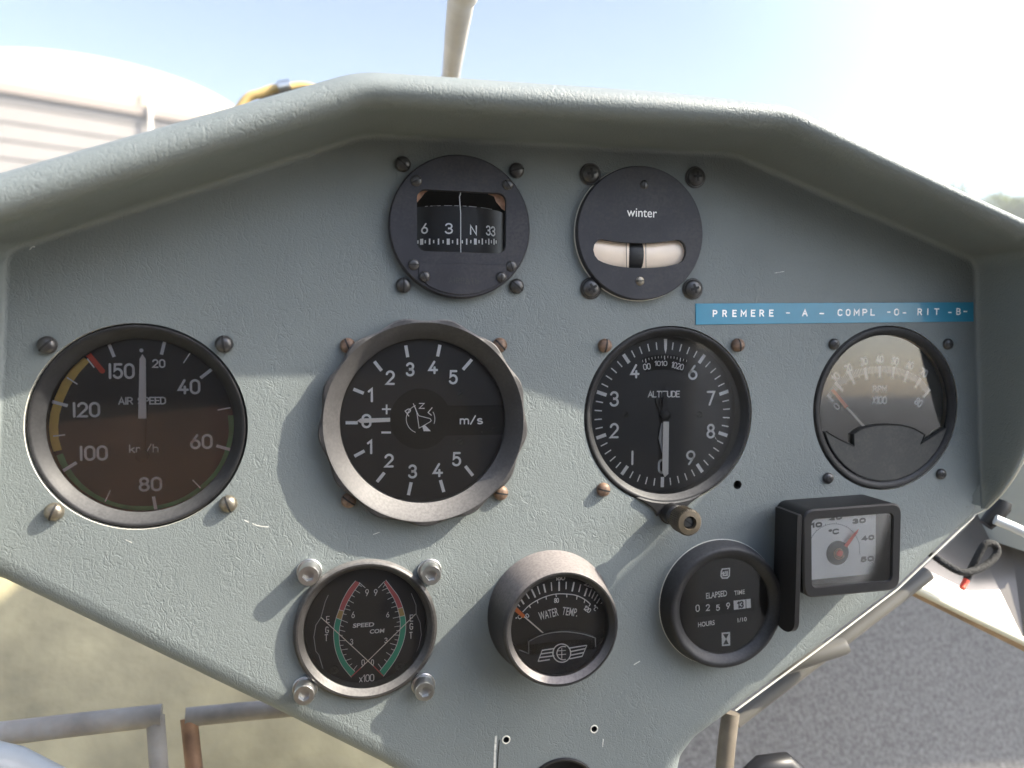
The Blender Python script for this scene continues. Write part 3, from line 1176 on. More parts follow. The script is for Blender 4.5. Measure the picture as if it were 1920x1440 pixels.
# lug that carries the knob
b0 = at(1294, 981, 21)
bx, by = b0[0] - c[0], b0[1] - c[1]
lug = [(-15.5, -36.0), (-11.5, -38.6), (-8.5, -40.6), (-6.8, -42.5), (-5.9, -44.5)]
lug = [(x, y) for x, y in lug] + [(bx + 5.2 * math.cos(math.radians(t)), by + 5.2 * math.sin(math.radians(t))) for t in range(185, 356, 15)] + [(8, -41.5), (10, -39.2), (14, -36.6)]
lug += [(38.3 * math.cos(math.radians(t)), 38.3 * math.sin(math.radians(t))) for t in range(293, 246, -4)]
obj('knob_lug', prism(lug, .05, 1.6, bevel=.6), M['black'], g, 35)
zf = -7.6
obj('dial_face', disc(36, zf), M['dial_grey'], g, 0)
d = Dial(1070, 590, 3.35, c, zf)
cx, cy = d.p(583, 625)
bm = bmesh.new()
for k in range(50):
    a = math.radians(-90 - 7.2 * k)
    u = (math.cos(a), math.sin(a))
    if k % 5 == 0:
        r0, r1, w = 33.3, 28.6, 1.6
        if k == 25:
            continue
    else:
        r0, r1, w = 32.7, 29.3, .55
    ribbon(bm, [(cx + u[0] * r0, cy + u[1] * r0), (cx + u[0] * r1, cy + u[1] * r1)], w, zf + .04, 0, False)
poly(bm, [d.p(*q, zf + .05) for q in ((586, 152), (606, 152), (604, 215), (596, 245), (588, 215))], zf + .05)
obj('tick_marks', bm, M['white'], g, 0)
bm = bmesh.new()
for t, b in (('4', (375, 310, 433, 400)), ('6', (738, 315, 797, 410)), ('7', (853, 478, 907, 572)), ('8', (853, 685, 907, 778)), ('9', (725, 852, 783, 945)), ('0', (548, 905, 600, 1000)), ('I', (378, 853, 397, 945)), ('2', (245, 680, 302, 777)), ('3', (245, 480, 303, 578))):
    d.text(bm, t, *b, 1.0)
d.text(bm, 'ALTITUDE', 485, 478, 687, 520, .5, gap=.14)
obj('numerals', bm, M['white'], g, 0)
bm = bmesh.new()
win = [(442, 280), (470, 266), (540, 252), (600, 250), (660, 256), (738, 286), (704, 366), (650, 352), (590, 345), (530, 348), (472, 362)]
poly(bm, [d.p(*q, zf + .02) for q in win], zf + .02)
obj('pressure_window', bm, M['hole'], g, 0)
bm = bmesh.new()
d.text(bm, '00', 455, 306, 502, 346, .38, rot=8, z=zf + .1)
d.text(bm, '1010', 527, 290, 607, 322, .38, z=zf + .1)
d.text(bm, '1020', 632, 302, 711, 342, .38, rot=-13, z=zf + .1)
for k in range(15):
    t = -1 + 2 * k / 14
    x = 590 + 140 * t
    y = 258 + 26 * t * t
    L_ = 24 if k in (1, 7, 12) else 14
    d.line(bm, ((x, y), (x - 4 * t, y + L_)), .42 if L_ > 20 else .25, z=zf + .1)
obj('pressure_scale', bm, M['white'], g, 0)
for (x, y) in ((345, 628), (808, 628)):
    screw(g, d.p(x, y), zf, 1.4, .3, M['plate'], .8, name='dial_screw')
zn = zf + 1.6
obj('long_hand', prism([d.p(*q, zn) for q in ((580, 672), (617, 672), (613, 1000), (591, 1020), (575, 990))], zn - .15, zn + .15), M['needle'], g, 0)
zs = zf + .9
obj('short_hand', prism([d.p(*q, zs) for q in ((570, 680), (552, 775), (573, 870), (600, 870), (612, 776), (596, 680))], zs - .12, zs + .12), M['dimwhite'], g, 0)
bm = lathe([(2.3, zf), (2.3, zn + .4), (1.8, zn + .7), (0, zn + .7)], 32, center=d.p(595, 630, zn))
prism([d.p(*q, zn) for q in ((581, 671), (616, 671), (612, 600), (602, 485), (580, 485), (574, 600))], zn - .15, zn + .1, bm)
prism([d.p(*q, zs) for q in ((570, 679), (596, 679), (590, 600), (540, 515), (530, 540), (562, 610))], zs - .12, zs + .1, bm)
obj('hand_hub', bm, M['dial'], g, 40)
obj('glass', disc(35.4, -2.6), M['glass_clean'], g, 0)
# setting knob
kb = bpy.data.objects.new('setting_knob', None)
kb.location = (bx * .001, by * .001, 0)
kb.parent = g
COL.objects.link(kb)
obj('shaft', lathe([(4.6, 1.2), (4.6, 7), (3.6, 8), (3.6, 12)], 40), M['black_clean'], kb)


def knurl(a, r, i):
    return r + (.22 * (1 if int(a / (2 * PI) * 80) % 2 else -1) if i in (2, 3) else 0)


obj('knurled_grip', lathe([(3.3, 11.5), (5.0, 11.6), (5.5, 12.2), (5.5, 20), (5.0, 20.7), (2.9, 21), (2.7, 20.4), (2.6, 19)], 160, rfun=knurl), M['knob'], kb, 35)
screw(kb, (0, 0), 18.6, 2.55, 1.0, M['plate'], -.6, name='knob_screw')
screws_at(g, c, ((1136, 648), (1386, 647), (1133, 919)), 0, 3.0, 3.0, M['screw_brass'], seed=11)

# ---------------------------------------------------------------- engine speed gauge
c = (181.2, -12.1)
g = gauge('tachometer', 'RPM gauge at the right end with an orange tipped needle near zero', 'gauge', c)
obj('bezel', lathe([(40.4, -2.8), (38.6, -2.4), (38.4, -.2), (37.9, .6), (37.1, .8), (35.8, .4), (34.9, -.6), (34.6, -1.4), (34.6, -2.2)], 128), M['black'], g)
zf = -4.4
obj('dial_face', disc(35.5, zf), M['dial'], g, 0)
obj('inner_wall', lathe([(34.6, -2.1), (34.6, zf)], 96), M['white_wall'], g)
d = Dial(1500, 580, 4.0, c, zf)
maj = [((205, 640), (250, 692)), ((262, 548), (322, 612)), ((365, 470), (410, 562)), ((485, 435), (500, 527)), ((598, 425), (598, 512)), ((705, 430), (692, 520)), ((810, 460), (782, 548)), ((905, 515), (862, 590)), ((975, 600), (925, 660))]
bm = bmesh.new()
for a in maj:
    d.line(bm, a, 1.3)
so_ = smooth_path([(*a[0], 0) for a in maj], 10)
si_ = smooth_path([(*a[1], 0) for a in maj], 10)
for k in range(len(so_)):
    if k % 10:
        o_, i_ = so_[k], si_[k]
        e = o_.lerp(i_, .7 if k % 5 == 0 else .58)
        d.line(bm, ((o_.x, o_.y), (e.x, e.y)), .36)
obj('tick_marks', bm, M['white'], g, 0)
bm = bmesh.new()
for t, x, y, r in (('10', 268, 508, 48), ('20', 362, 440, 24), ('30', 480, 390, 12), ('40', 598, 374, 2), ('50', 713, 388, -9), ('60', 824, 418, -17), ('70', 928, 475, -28), ('80', 890, 697, -35)):
    d.text(bm, t, x - 29, y - 32, x + 29, y + 32, .8, rot=r, gap=.24)
d.text(bm, '0', 258, 698, 292, 758, .68, rot=50)
d.text(bm, 'RPM', 545, 570, 652, 622, .68, gap=.3)
d.text(bm, 'X100', 540, 650, 652, 712, .68, gap=.2)
obj('numerals', bm, M['white'], g, 0)
zn = zf + 1.1
bm = bmesh.new()
prism([d.p(*q, zn) for q in ((232, 606), (254, 598), (362, 726), (338, 744))], zn - .1, zn + .1, bm, 0)
prism([d.p(*q, zn) for q in ((343, 740), (357, 730), (497, 884), (483, 895))], zn - .1, zn + .08, bm, 1)
obj('needle', bm, [M['orange'], M['needle']], g, 0)
zp = .5
cov = smooth_path([(405, 935, 0), (470, 895, 0), (560, 872, 0), (650, 864, 0), (750, 868, 0), (850, 892, 0), (935, 940, 0)], 5)
ptl = [d.p(200, 918, zp), d.p(300, 975, zp), d.p(405, 1025, zp)] + [d.p(q.x, q.y, zp) for q in cov] + [d.p(908, 1008, zp), d.p(1000, 950, zp), d.p(1098, 888, zp)]
a0 = math.atan2(ptl[-1][1], ptl[-1][0])
a1 = math.atan2(ptl[0][1], ptl[0][0])
a1 = a1 - 2 * PI if a1 > a0 else a1
ptl = [q for q in ptl if math.hypot(*q) < 34.5] + [(34.5 * math.cos(a0 + (a1 - a0) * k / 40), 34.5 * math.sin(a0 + (a1 - a0) * k / 40)) for k in range(41)]
obj('lower_cover', prism(ptl, zf + .1, zp, bevel=.35), M['plate'], g, 30)
edge = [d.p(200, 918, zp), d.p(300, 975, zp), d.p(405, 1025, zp)] + [d.p(q.x, q.y, zp) for q in cov] + [d.p(908, 1008, zp), d.p(1000, 950, zp), d.p(1098, 888, zp)]
obj('cover_edge_shading', tube([(x, y, zp) for x, y in edge if math.hypot(x, y) < 34.3], .35, 8), M['hole'], g, 60)  # dark line paints the shade along the cover's edge
gl = obj('glass', disc(34.7, 0), M['glass_hi'], g, 0, (0, 0, -.0014))
gl.rotation_euler = (math.radians(-2.0), 0, 0)              # the pane sits slightly tipped back in its rim
screws_at(g, c, ((1566, 645), (1780, 645), (1555, 897), (1767, 889)), 0, 2.6, 2.0, M['screw_black'], 'cross', seed=8)

# ---------------------------------------------------------------- compass
c = (-22.6, 64.3)
g = gauge('compass', 'black round compass with a rectangular window showing 6, 3, N and 33', 'compass', c)
zp = 4.2
d = Dial(710, 270, 4.8, c, zp)
R_ = 28.3
bm = bmesh.new()
wx0, wy1 = d.p(345, 403, zp)
wx1, wy0 = d.p(1147, 988, zp)
wr = rrect(wx0, wy0, wx1, wy1, 3.6, 8)
inner = sheet(bm, circle(R_), [wr], zp)[0]
lo = [bm.verts.new((v.co.x, v.co.y, zp - 3)) for v in inner]
for k in range(len(inner)):
    bm.faces.new((inner[k], lo[k], lo[(k + 1) % len(lo)], inner[(k + 1) % len(lo)]))
lathe([(29, -1), (29, zp - .9), (28.7, zp - .3), (28.32, zp + .02)], 96, bm)
obj('face_plate', bm, M['anod'], g, 35)
# inside: dark box and the card drum
bm = bmesh.new()
prism([(x, y) for x, y in rrect(wx0 - 4, wy0 - 4, wx1 + 4, wy1 + 4, 2)], -16, -15, bm)
obj('bowl', bm, M['hole'], g, 0)
RD, ZD = 24.0, -27.0
dx0 = d.p(738, 700, 0)[0]


def drum_z(x):
    return ZD + math.sqrt(max(RD * RD - (x - dx0) ** 2, 1))


ya, yb = wy0 - 3, d.p(700, 560, -4)[1]
bm = bmesh.new()
pr = None
for k in range(41):
    a = math.radians(-78 + 156 * k / 40)
    x, z = dx0 + RD * math.sin(a), ZD + RD * math.cos(a)
    cur = (bm.verts.new((x, ya, z)), bm.verts.new((x, yb, z)), bm.verts.new((dx0 + (x - dx0) * .55, yb + 1.5, ZD + (z - ZD) * .55)))
    if pr:
        bm.faces.new((pr[0], cur[0], cur[1], pr[1]))
        bm.faces.new((pr[1], cur[1], cur[2], pr[2]))
    pr = cur
card = obj('compass_card', bm, M['dial'], g, 60)
bm = bmesh.new()
dm = Dial(710, 270, 4.8, c, -3.2)


def on_drum(before):
    for v in list(bm.verts)[before:]:
        v.co.z = drum_z(v.co.x) + .06 + (v.co.z + 3.2) * .4


nb0 = 0
for t, b in (('6', (392, 697, 452, 795)), ('3', (597, 710, 668, 810)), ('N', (822, 728, 888, 818)), ('33', (975, 722, 1075, 815))):
    dm.text(bm, t, *b, .62)
big = {397: 1, 627: 1, 873: 1}
for x in (365, 397, 428, 465, 500, 542, 582, 627, 665, 708, 752, 792, 830, 873, 908, 940, 975, 1005, 1032, 1060, 1083):
    tall = x in big or x in (465, 542, 708, 792, 940, 1005, 1060)
    base = 835 + 18 * math.sin((x - 365) / 718 * PI) if True else 0
    y0, y1 = base + (0 if tall else 13), base + (54 if tall else 42)
    dm.line(bm, ((x, y0), (x, y1)), 1.25 if x in big else (.6 if tall else .5))
on_drum(0)
obj('card_marks', bm, M['white'], card, 0)
bm = bmesh.new()
for x0, x1 in ((425, 450), (470, 560), (590, 660), (680, 722), (755, 790), (812, 885), (925, 1040)):
    dm.line(bm, ((x0, 545 + (x0 - 425) * .04), (x1, 545 + (x1 - 425) * .04)), .22)
on_drum(0)
obj('card_rim_glints', bm, M['dimwhite'], card, 0)
bm = bmesh.new()
zl = 1.5
pts = [d.p(*q, zl) for q in ((738, 425), (736, 450), (728, 475), (732, 550), (738, 620), (739, 995))]
tube([(x, y, zl) for x, y in pts], .19, 8, bm)
obj('lubber_line', bm, M['white'], g, 60)
for q in (((345, 525), (345, 440), (380, 405), (465, 403), (415, 440), (385, 480)), ((945, 405), (1065, 405), (1085, 440), (1147, 500), (1147, 605), (1110, 580), (1060, 520), (1040, 470), (990, 450))):
    obj('worn_frame_corner', prism([d.p(*w, 1) for w in q], .4, 1.0), M['copper'], g, 0)
obj('glass', disc(20, 2.2), M['glass_clean'], g, 0)
# lower adjuster cover
x0, y1 = d.p(360, 1066, zp)
x1, _ = d.p(1150, 1066, zp)
n = 24
a0, a1 = math.atan2(-math.sqrt(27.6 ** 2 - x1 ** 2), x1), math.atan2(-math.sqrt(27.6 ** 2 - (x0 + 4) ** 2), x0 + 4)
cp = [(x0, y1), (x1, y1)] + [(x1, -19)] + [(27.6 * math.cos(a0 + (a1 - a0) * k / n), 27.6 * math.sin(a0 + (a1 - a0) * k / n)) for k in range(1, n + 1)] + [(x0, -20.5)]
obj('adjuster_cover', prism(cp, zp - .3, zp + .55, bevel=.18), M['anod'], g, 30)
bm = bmesh.new()
d.text(bm, 'AIRPATH', 630, 1203, 905, 1257, .32, z=zp + .6, gap=.3)
obj('embossed_name', bm, M['plate'], g, 0)
for i, q in enumerate(((340, 330), (1162, 365), (315, 1085), (1193, 1100))):
    screw(g, d.p(*q), zp, 2.2, 1.0, M['screw_black'], (.5, 2.2, 0, 1.9)[i], name='plate_screw')
for i, q in enumerate(((415, 1190), (1105, 1195))):
    screw(g, d.p(*q, zp + 1), zp + .4, 2.1, 1.4, M['screw_black'], (2.0, 1.5)[i], name='adjuster_screw')
for i, q in enumerate(((756, 306), (970, 318), (757, 534), (970, 536))):
    a = at(*q, 2)
    screw(g, (a[0] - c[0], a[1] - c[1]), 0, 3.15, 2.6, M['screw_black'], (-.7, .25, 1.57, -.7)[i])

# ---------------------------------------------------------------- slip indicator
c = (55.3, 64.7)
g = gauge('slip_indicator', 'black round slip indicator with a black ball in a curved cream tube', 'gauge', c)
gasket(g, 28.4, .5)
zp = 4.0
d = Dial(1060, 280, 4.8, c, zp)
top = smooth_path([(q[0], q[1], 0) for q in ((335, 808), (450, 828), (580, 840), (700, 843), (820, 838), (920, 826), (1005, 812))], 4)
bot_ = smooth_path([(q[0], q[1], 0) for q in ((1010, 1030), (900, 1055), (780, 1066), (680, 1069), (560, 1064), (430, 1045), (340, 1018))], 4)
rend = [(1045, 822), (1075, 855), (1090, 905), (1085, 955), (1065, 1000), (1035, 1022)]
lend = [(295, 995), (265, 955), (252, 905), (262, 855), (290, 822), (312, 811)]
slot = [d.p(q.x, q.y) for q in top] + [d.p(*q) for q in rend] + [d.p(q.x, q.y) for q in bot_] + [d.p(*q) for q in lend]
bm = bmesh.new()
inner = sheet(bm, circle(28.0), [slot], zp)[0]
lo = [bm.verts.new((v.co.x, v.co.y, zp - 2.2)) for v in inner]
for k in range(len(inner)):
    bm.faces.new((inner[k], inner[(k + 1) % len(lo)], lo[(k + 1) % len(lo)], lo[k]))
lathe([(28.5, -1), (28.5, zp - .8), (28.3, zp - .2), (28.0, zp)], 96, bm)
obj('face_plate', bm, M['anod'], g, 35)
tp = smooth_path([(*d.p(x, y, 2), -3.4) for x, y in ((190, 880), (300, 910), (440, 935), (600, 950), (700, 954), (800, 950), (940, 938), (1060, 912), (1150, 885))], 6)
bm = tube([(q.x, q.y, q.z) for q in tp], 5.7, 40, cap=True)
for v in bm.verts:
    v.co.z = -.2 + (v.co.z + 3.4) * .35
obj('curved_tube', bm, M['tube'], g, 70)
bm = bmesh.new()
q0, q1 = d.p(566, 950, 2), d.p(718, 952, 2)
tube([(q0[0] + (q1[0] - q0[0]) * k / 8, q0[1] + (q1[1] - q0[1]) * k / 8, -3.3) for k in range(9)], [5.0, 5.6, 5.85, 5.95, 5.98, 5.95, 5.85, 5.6, 5.0], 36, bm)
for v in bm.verts:
    v.co.z = -.1 + (v.co.z + 3.4) * .35
obj('ball', bm, M['black_clean'], g, 80)
bm = bmesh.new()
for x in (548, 724):
    d.line(bm, ((x, 838), (x + 2, 1068)), .3, z=2.5)
obj('index_wires', bm, M['bkprint'], g, 0)
font_text('lettering', 'winter', d, (555, 533, 825, 610), M['white'], g, bold=.004)
screw(g, d.p(710, 318), zp - .3, 1.9, .8, M['screw_black'], 1.5, name='plate_screw')
screw(g, d.p(672, 1185), zp - .3, 2.0, .9, M['screw_steel'], .05, name='plate_screw')
for i, q in enumerate(((1109, 325), (1307, 331), (1110, 540), (1302, 541))):
    a = at(*q, 2)
    obj('washer', lathe([(4.7, -.1), (4.7, .5), (4.4, .8), (3.5, .8)], 40), M['screw_black'], g, 40, ((a[0] - c[0]) * .001, (a[1] - c[1]) * .001, 0))
    screw(g, (a[0] - c[0], a[1] - c[1]), .3, 4.1, 2.6, M['screw_black'], (.2, .1, .5, .3)[i], 'cross')

# ---------------------------------------------------------------- twin exhaust temperature gauge
c = (-60.6, -100.6)
g = gauge('exhaust_temperature_gauge', 'small twin EGT gauge with red and green bands, held by four silver bolts', 'gauge', c)
obj('bezel', lathe([(29, -1.5), (29, 2.2), (28.5, 3.0), (27.8, 3.4), (27.0, 3.3), (25.8, 1.6), (25.5, .9), (25.1, .5), (24.7, -.8), (24.7, -6)], 112), M['egt_rim'], g, 35)
zf = -4.4
obj('dial_face', disc(24.9, zf), M['dial_grey'], g, 0)
d = Dial(520, 1030, 4.5, c, zf)
LO = [(660, 265), (600, 340), (550, 430), (520, 510), (490, 600), (475, 690), (480, 790), (500, 880), (545, 980), (625, 1080)]
LI = [(697, 285), (640, 365), (590, 450), (562, 520), (535, 620), (522, 700), (525, 790), (545, 870), (590, 960), (655, 1030)]
RO = [(915, 258), (975, 335), (1022, 400), (1058, 490), (1080, 580), (1084, 660), (1072, 750), (1040, 845), (985, 950), (895, 1072)]
RI = [(903, 285), (940, 345), (985, 420), (1015, 500), (1035, 590), (1036, 665), (1025, 745), (998, 830), (945, 920), (865, 1025)]
bands = {'red_band': ('dullred', 0, 24), 'ochre_band': ('tan', 24, 30), 'green_band': ('green2', 30, 72)}
for side, (O_, I_) in enumerate(((LO, LI), (RO, RI))):
    so_ = smooth_path([(*q, 0) for q in O_], 8)
    si_ = smooth_path([(*q, 0) for q in I_], 8)
    for nm, (mk, k0, k1) in bands.items():
        bm = bmesh.new()
        for k in range(k0, k1):
            q = [d.p(p.x, p.y, zf + .03) for p in (so_[k], so_[k + 1], si_[k + 1], si_[k])]
            f = bm.faces.new([bm.verts.new((*w, zf + .03)) for w in q])
            f.normal_update()
            if f.normal.z < 0:
                f.normal_flip()
        obj(nm, bm, M[mk], g, 0)
bm = bmesh.new()
for O_, I_ in ((LO, LI), (RO, RI)):
    so_ = smooth_path([(*q, 0) for q in O_], 8)
    si_ = smooth_path([(*q, 0) for q in I_], 8)
    sgn = 1 if I_ is LI else -1
    d.line(bm, [(q.x, q.y) for q in so_], .22, z=zf + .07)
    d.line(bm, [(q.x, q.y) for q in si_], .22, z=zf + .07)
    for k in (24, 30):
        d.line(bm, ((so_[k].x, so_[k].y), (si_[k].x, si_[k].y)), .22, z=zf + .12)
    for k in range(2, 71, 4):
        o_, i_ = so_[k], si_[k]
        v = (i_ - o_).normalized()
        L_ = 58 if k in (30, 54) else (50 if (k // 4) % 2 else 30)
        d.line(bm, ((i_.x, i_.y), (i_.x + v.x * L_, i_.y + v.y * L_)), .22, z=zf + .07)
d.line(bm, ((690, 280), (742, 325)), .28)
d.line(bm, ((905, 270), (852, 325)), .28)
obj('tick_marks', bm, M['white'], g, 0)
bm = bmesh.new()
for t, b in (('9', (742, 335, 772, 395)), ('9', (815, 335, 845, 392)), ('6', (625, 525, 653, 580)), ('6', (918, 528, 945, 575)), ('3', (614, 755, 640, 805)), ('3', (903, 745, 930, 790)), ('0', (710, 928, 738, 980)), ('0', (790, 928, 815, 977))):
    d.text(bm, t, *b, .3, z=zf + .1)
d.text(bm, 'x100', 690, 1055, 818, 1118, .35, gap=.18)
for t, x, y in (('E', 427, 592), ('G', 419, 680), ('T', 413, 746), ('E', 1132, 580), ('G', 1130, 650), ('T', 1127, 726)):
    d.text(bm, t, x - 15, y - 29, x + 15, y + 29, .32, z=zf + .1)
obj('numerals', bm, M['white'], g, 0)
font_text('maker_lettering', 'SPEED', d, (638, 620, 818, 657), M['white'], g, bold=.03, slant=.12)
font_text('maker_lettering', 'COM', d, (780, 672, 903, 708), M['white'], g, bold=.03, slant=.12)
bm = bmesh.new()
d.line(bm, ((430, 385), (405, 440), (368, 575), (325, 640), (308, 740), (325, 860), (350, 890), (405, 1075)), .3, z=zf + .2)
obj('dial_plate_edge', bm, M['dimwhite'], g, 0)
bm = bmesh.new()
d.line(bm, ((1130, 370), (1170, 470), (1172, 545), (1205, 620), (1215, 720), (1195, 820), (1172, 870), (1130, 1010)), .25, z=zf + .2)
obj('dial_plate_edge', bm, M['dimwhite'], g, 0)
zn = zf + 1.1
for pts, red in ((((368, 573), (812, 985)), ((812, 985), (893, 1068))), (((1167, 545), (705, 1000)), ((705, 1000), (622, 1076)))):
    bm = bmesh.new()
    d.line(bm, pts, .34, 0, z=zn)
    d.line(bm, red, .4, 1, z=zn)
    zn += .3
    obj('needle', bm, [M['needle'], M['dullred']], g, 0)
for q in ((480, 1015), (1030, 985)):
    screw(g, d.p(*q), zf, 1.8, .5, M['plate'], .6, 'cross', name='dial_screw')
obj('glass', disc(25.2, .35), M['glass'], g, 0)
rr = random.Random(4)
for q in ((578, 1081), (809, 1080), (570, 1306), (797, 1299)):
    a = at(*q, 8)
    b = bpy.data.objects.new('bolt', None)
    COL.objects.link(b)
    b.parent = g
    b.location = ((a[0] - c[0]) * .001, (a[1] - c[1]) * .001, 0)
    obj('washer', lathe([(5.0, -.1), (5.0, .9), (4.8, 1.1), (2.5, 1.1)], 40), M['zinc'], b, 40)
    bm = lathe([(4.15, 1.0), (4.15, 6.7), (3.8, 7.22)], 40)
    o = obj('bolt_head', bm, M['zinc'], b, 40)
    rot = rr.uniform(0, 1)
    hx = [(2.4 * math.cos(rot + PI / 3 * k), 2.4 * math.sin(rot + PI / 3 * k)) for k in range(6)]
    bm = bmesh.new()
    up = sheet(bm, circle(3.8, 40), [hx], 7.22)[0]
    lo = [bm.verts.new((x * .96, y * .96, 5.4)) for x, y in hx]
    for k in range(6):
        bm.faces.new((up[(k + 1) % 6], up[k], lo[k], lo[(k + 1) % 6]))
    bm.faces.new(lo)
    obj('hex_socket', bm, M['zinc'], b, 20)

# ---------------------------------------------------------------- water temperature gauge
zfr = 20.0
c = at(1054.5, 1180.5, zfr)
g = gauge('water_temperature_gauge', 'small deep rimmed water temperature gauge with a winged emblem and orange needle tip', 'gauge', c)
obj('bezel', lathe([(27.4, -1), (27.4, .6), (26.8, 1.4), (24.6, 17.6), (24.2, 18.9), (23.5, 19.6), (22.8, 19.6), (21.0, 17.6), (20.7, 16.8), (20.7, 10)], 112), M['black_dusty_lit'], g, 40)
zf = 12.5
obj('dial_face', disc(21, zf), M['dial'], g, 0)
d = Dial(880, 1010, 4.8, c, zf)
bm = bmesh.new()
for a in (((492, 590), (455, 530)), ((595, 530), (560, 455)), ((685, 485), (668, 408)), ((808, 470), (808, 385)), ((925, 475), (943, 390)), ((1036, 518), (1060, 445))):
    d.line(bm, a, .72)
for a in (((455, 612), (430, 585)), ((540, 540), (510, 492)), ((635, 500), (613, 428)), ((742, 470), (737, 392)), ((870, 455), (872, 388)), ((985, 480), (1002, 410)), ((1076, 520), (1100, 455)), ((1102, 537), (1130, 475)), ((1124, 557), (1160, 495)), ((1146, 582), (1188, 515))):
    d.line(bm, a, .5)
d.line(bm, [(q.x, q.y) for q in smooth_path([(*q, 0) for q in ((480, 660), (540, 600), (610, 555), (690, 520), (780, 498), (870, 498), (960, 510), (1040, 548), (1090, 590))], 4)], .42, z=zf + .1)
for a in (((540, 600), (550, 624)), ((610, 557), (618, 582)), ((690, 523), (694, 548)), ((780, 500), (783, 525)), ((877, 500), (877, 528)), ((970, 515), (965, 548)), ((1040, 550), (1033, 578)), ((1090, 585), (1078, 607))):
    d.line(bm, a, .42)
obj('tick_marks', bm, M['white'], g, 0)
bm = bmesh.new()
d.text(bm, '160', 772, 332, 862, 376, .45, z=zf + .05)
d.text(bm, '220', 1035, 392, 1125, 436, .4, rot=-24)
d.text(bm, '80', 762, 533, 806, 578, .35)
d.text(bm, '120', 1028, 612, 1096, 657, .4, rot=-38)
d.text(bm, 'oF', 1178, 548, 1222, 592, .35, rot=-50)
d.text(bm, 'oC', 1108, 603, 1156, 645, .35, rot=-50)
d.text(bm, 'oC', 418, 692, 470, 732, .3, rot=35)
d.text(bm, '0', 508, 672, 536, 712, .35, rot=35)
obj('numerals', bm, M['white'], g, 0)
font_text('lettering', 'WATER', d, (625, 640, 800, 716), M['white'], g, rot=11, bold=.01)
font_text('lettering', 'TEMP.', d, (836, 622, 976, 694), M['white'], g, rot=-11, bold=.01)
zn = zf + 1.2
bm = bmesh.new()
prism([d.p(*q, zn) for q in ((410, 655), (416, 625), (430, 620), (502, 688), (490, 712), (478, 712))], zn - .1, zn + .1, bm, 0)
prism([d.p(*q, zn) for q in ((490, 706), (498, 696), (688, 862), (680, 870))], zn - .1, zn + .08, bm, 1)
obj('needle', bm, [M['orange'], M['needle']], g, 0)
zp = zf + 3.0
cov = smooth_path([(*q, 0) for q in ((535, 925), (620, 880), (720, 850), (830, 838), (930, 843), (1040, 862), (1133, 893))], 5)
ptl = [d.p(362, 960, zp), d.p(450, 1000, zp), d.p(535, 1035, zp)] + [d.p(q.x, q.y, zp) for q in cov] + [d.p(1137, 972, zp), d.p(1230, 925, zp), d.p(1300, 885, zp)]
a0 = math.atan2(ptl[-1][1], ptl[-1][0])
a1 = math.atan2(ptl[0][1], ptl[0][0])
a1 = a1 - 2 * PI if a1 > a0 else a1
ptl = [q for q in ptl if math.hypot(*q) < 20.4] + [(20.4 * math.cos(a0 + (a1 - a0) * k / 40), 20.4 * math.sin(a0 + (a1 - a0) * k / 40)) for k in range(41)]
obj('lower_cover', prism(ptl, zf + .1, zp, bevel=.4), M['anod'], g, 30)
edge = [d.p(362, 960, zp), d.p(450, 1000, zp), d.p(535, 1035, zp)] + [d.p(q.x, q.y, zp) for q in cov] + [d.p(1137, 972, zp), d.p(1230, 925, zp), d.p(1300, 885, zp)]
obj('cover_edge_shading', tube([(x, y, zp) for x, y in edge if math.hypot(x, y) < 20.5], .22, 8), M['dimwhite'], g, 60)  # pale line paints the highlight on the cover's moulded edge
bm = bmesh.new()
d2 = Dial(880, 1010, 4.8, c, zp)
zt = zp + .05
ring = [(832 + 80 * math.cos(t * PI / 20), 1030 + 82 * math.sin(t * PI / 20)) for t in range(40)]
ribbon(bm, [d2.p(*q, zt) for q in ring], .5, zt, 0, closed=True)
ring = [(848 + 60 * math.cos(math.radians(t)), 1030 + 60 * math.sin(math.radians(t))) for t in range(70, 291, 10)]
d2.line(bm, ring, .45, z=zt)
for a in (((832, 985), (832, 1080)), ((795, 1010), (870, 1005)), ((795, 1045), (870, 1040))):
    d2.line(bm, a, .32, z=zt + .06)
for a in (((655, 1005), (765, 988)), ((645, 1037), (760, 1020)), ((634, 1070), (765, 1053)), ((620, 1104), (725, 1088)), ((900, 985), (1055, 960)), ((905, 1018), (1040, 990)), ((905, 1050), (1030, 1025)), ((900, 1082), (1015, 1058))):
    d2.line(bm, a, .52, z=zt)
for a in (((655, 1005), (618, 1106)), ((1058, 958), (1015, 1060))):
    d2.line(bm, a, .35, z=zt + .06)
obj('winged_emblem', bm, M['white'], g, 0)
obj('glass', disc(20.8, 17.0), M['glass'], g, 0)

# ---------------------------------------------------------------- hour meter
c = at(1361, 1138, 7)
g = gauge('hour_meter', 'small black elapsed time hour meter showing 0259 beside the thermometer', 'hour meter', c)
obj('bezel', lathe([(28.6, -1), (28.6, 1), (28.2, 2), (27.2, 8.0), (26.6, 8.8), (25.8, 9), (24.6, 8.7), (21.9, 6.5), (21.6, 5.8), (21.6, 3)], 112), M['black'], g, 40)
gasket(g, 28.4, .5)
zf = 5.0
obj('dial_face', disc(22, zf), M['black_clean'], g, 0)
d = Dial(1230, 900, 3.89, c, zf)
bm = bmesh.new()
x0, y1 = d.p(280, 885, zf + .05)
x1, y0 = d.p(718, 988, zf + .05)
poly(bm, [d.p(*q, zf + .03) for q in ((280, 905), (715, 862), (718, 950), (282, 1005))], zf + .03)
obj('counter_window', bm, M['hole'], g, 0)
bm = bmesh.new()
for t, b in (('0', (288, 908, 319, 962)), ('2', (363, 905, 393, 955)), ('5', (437, 908, 466, 954)), ('9', (512, 893, 541, 942))):
    d.text(bm, t, *b, .5, rot=4, z=zf + .12)
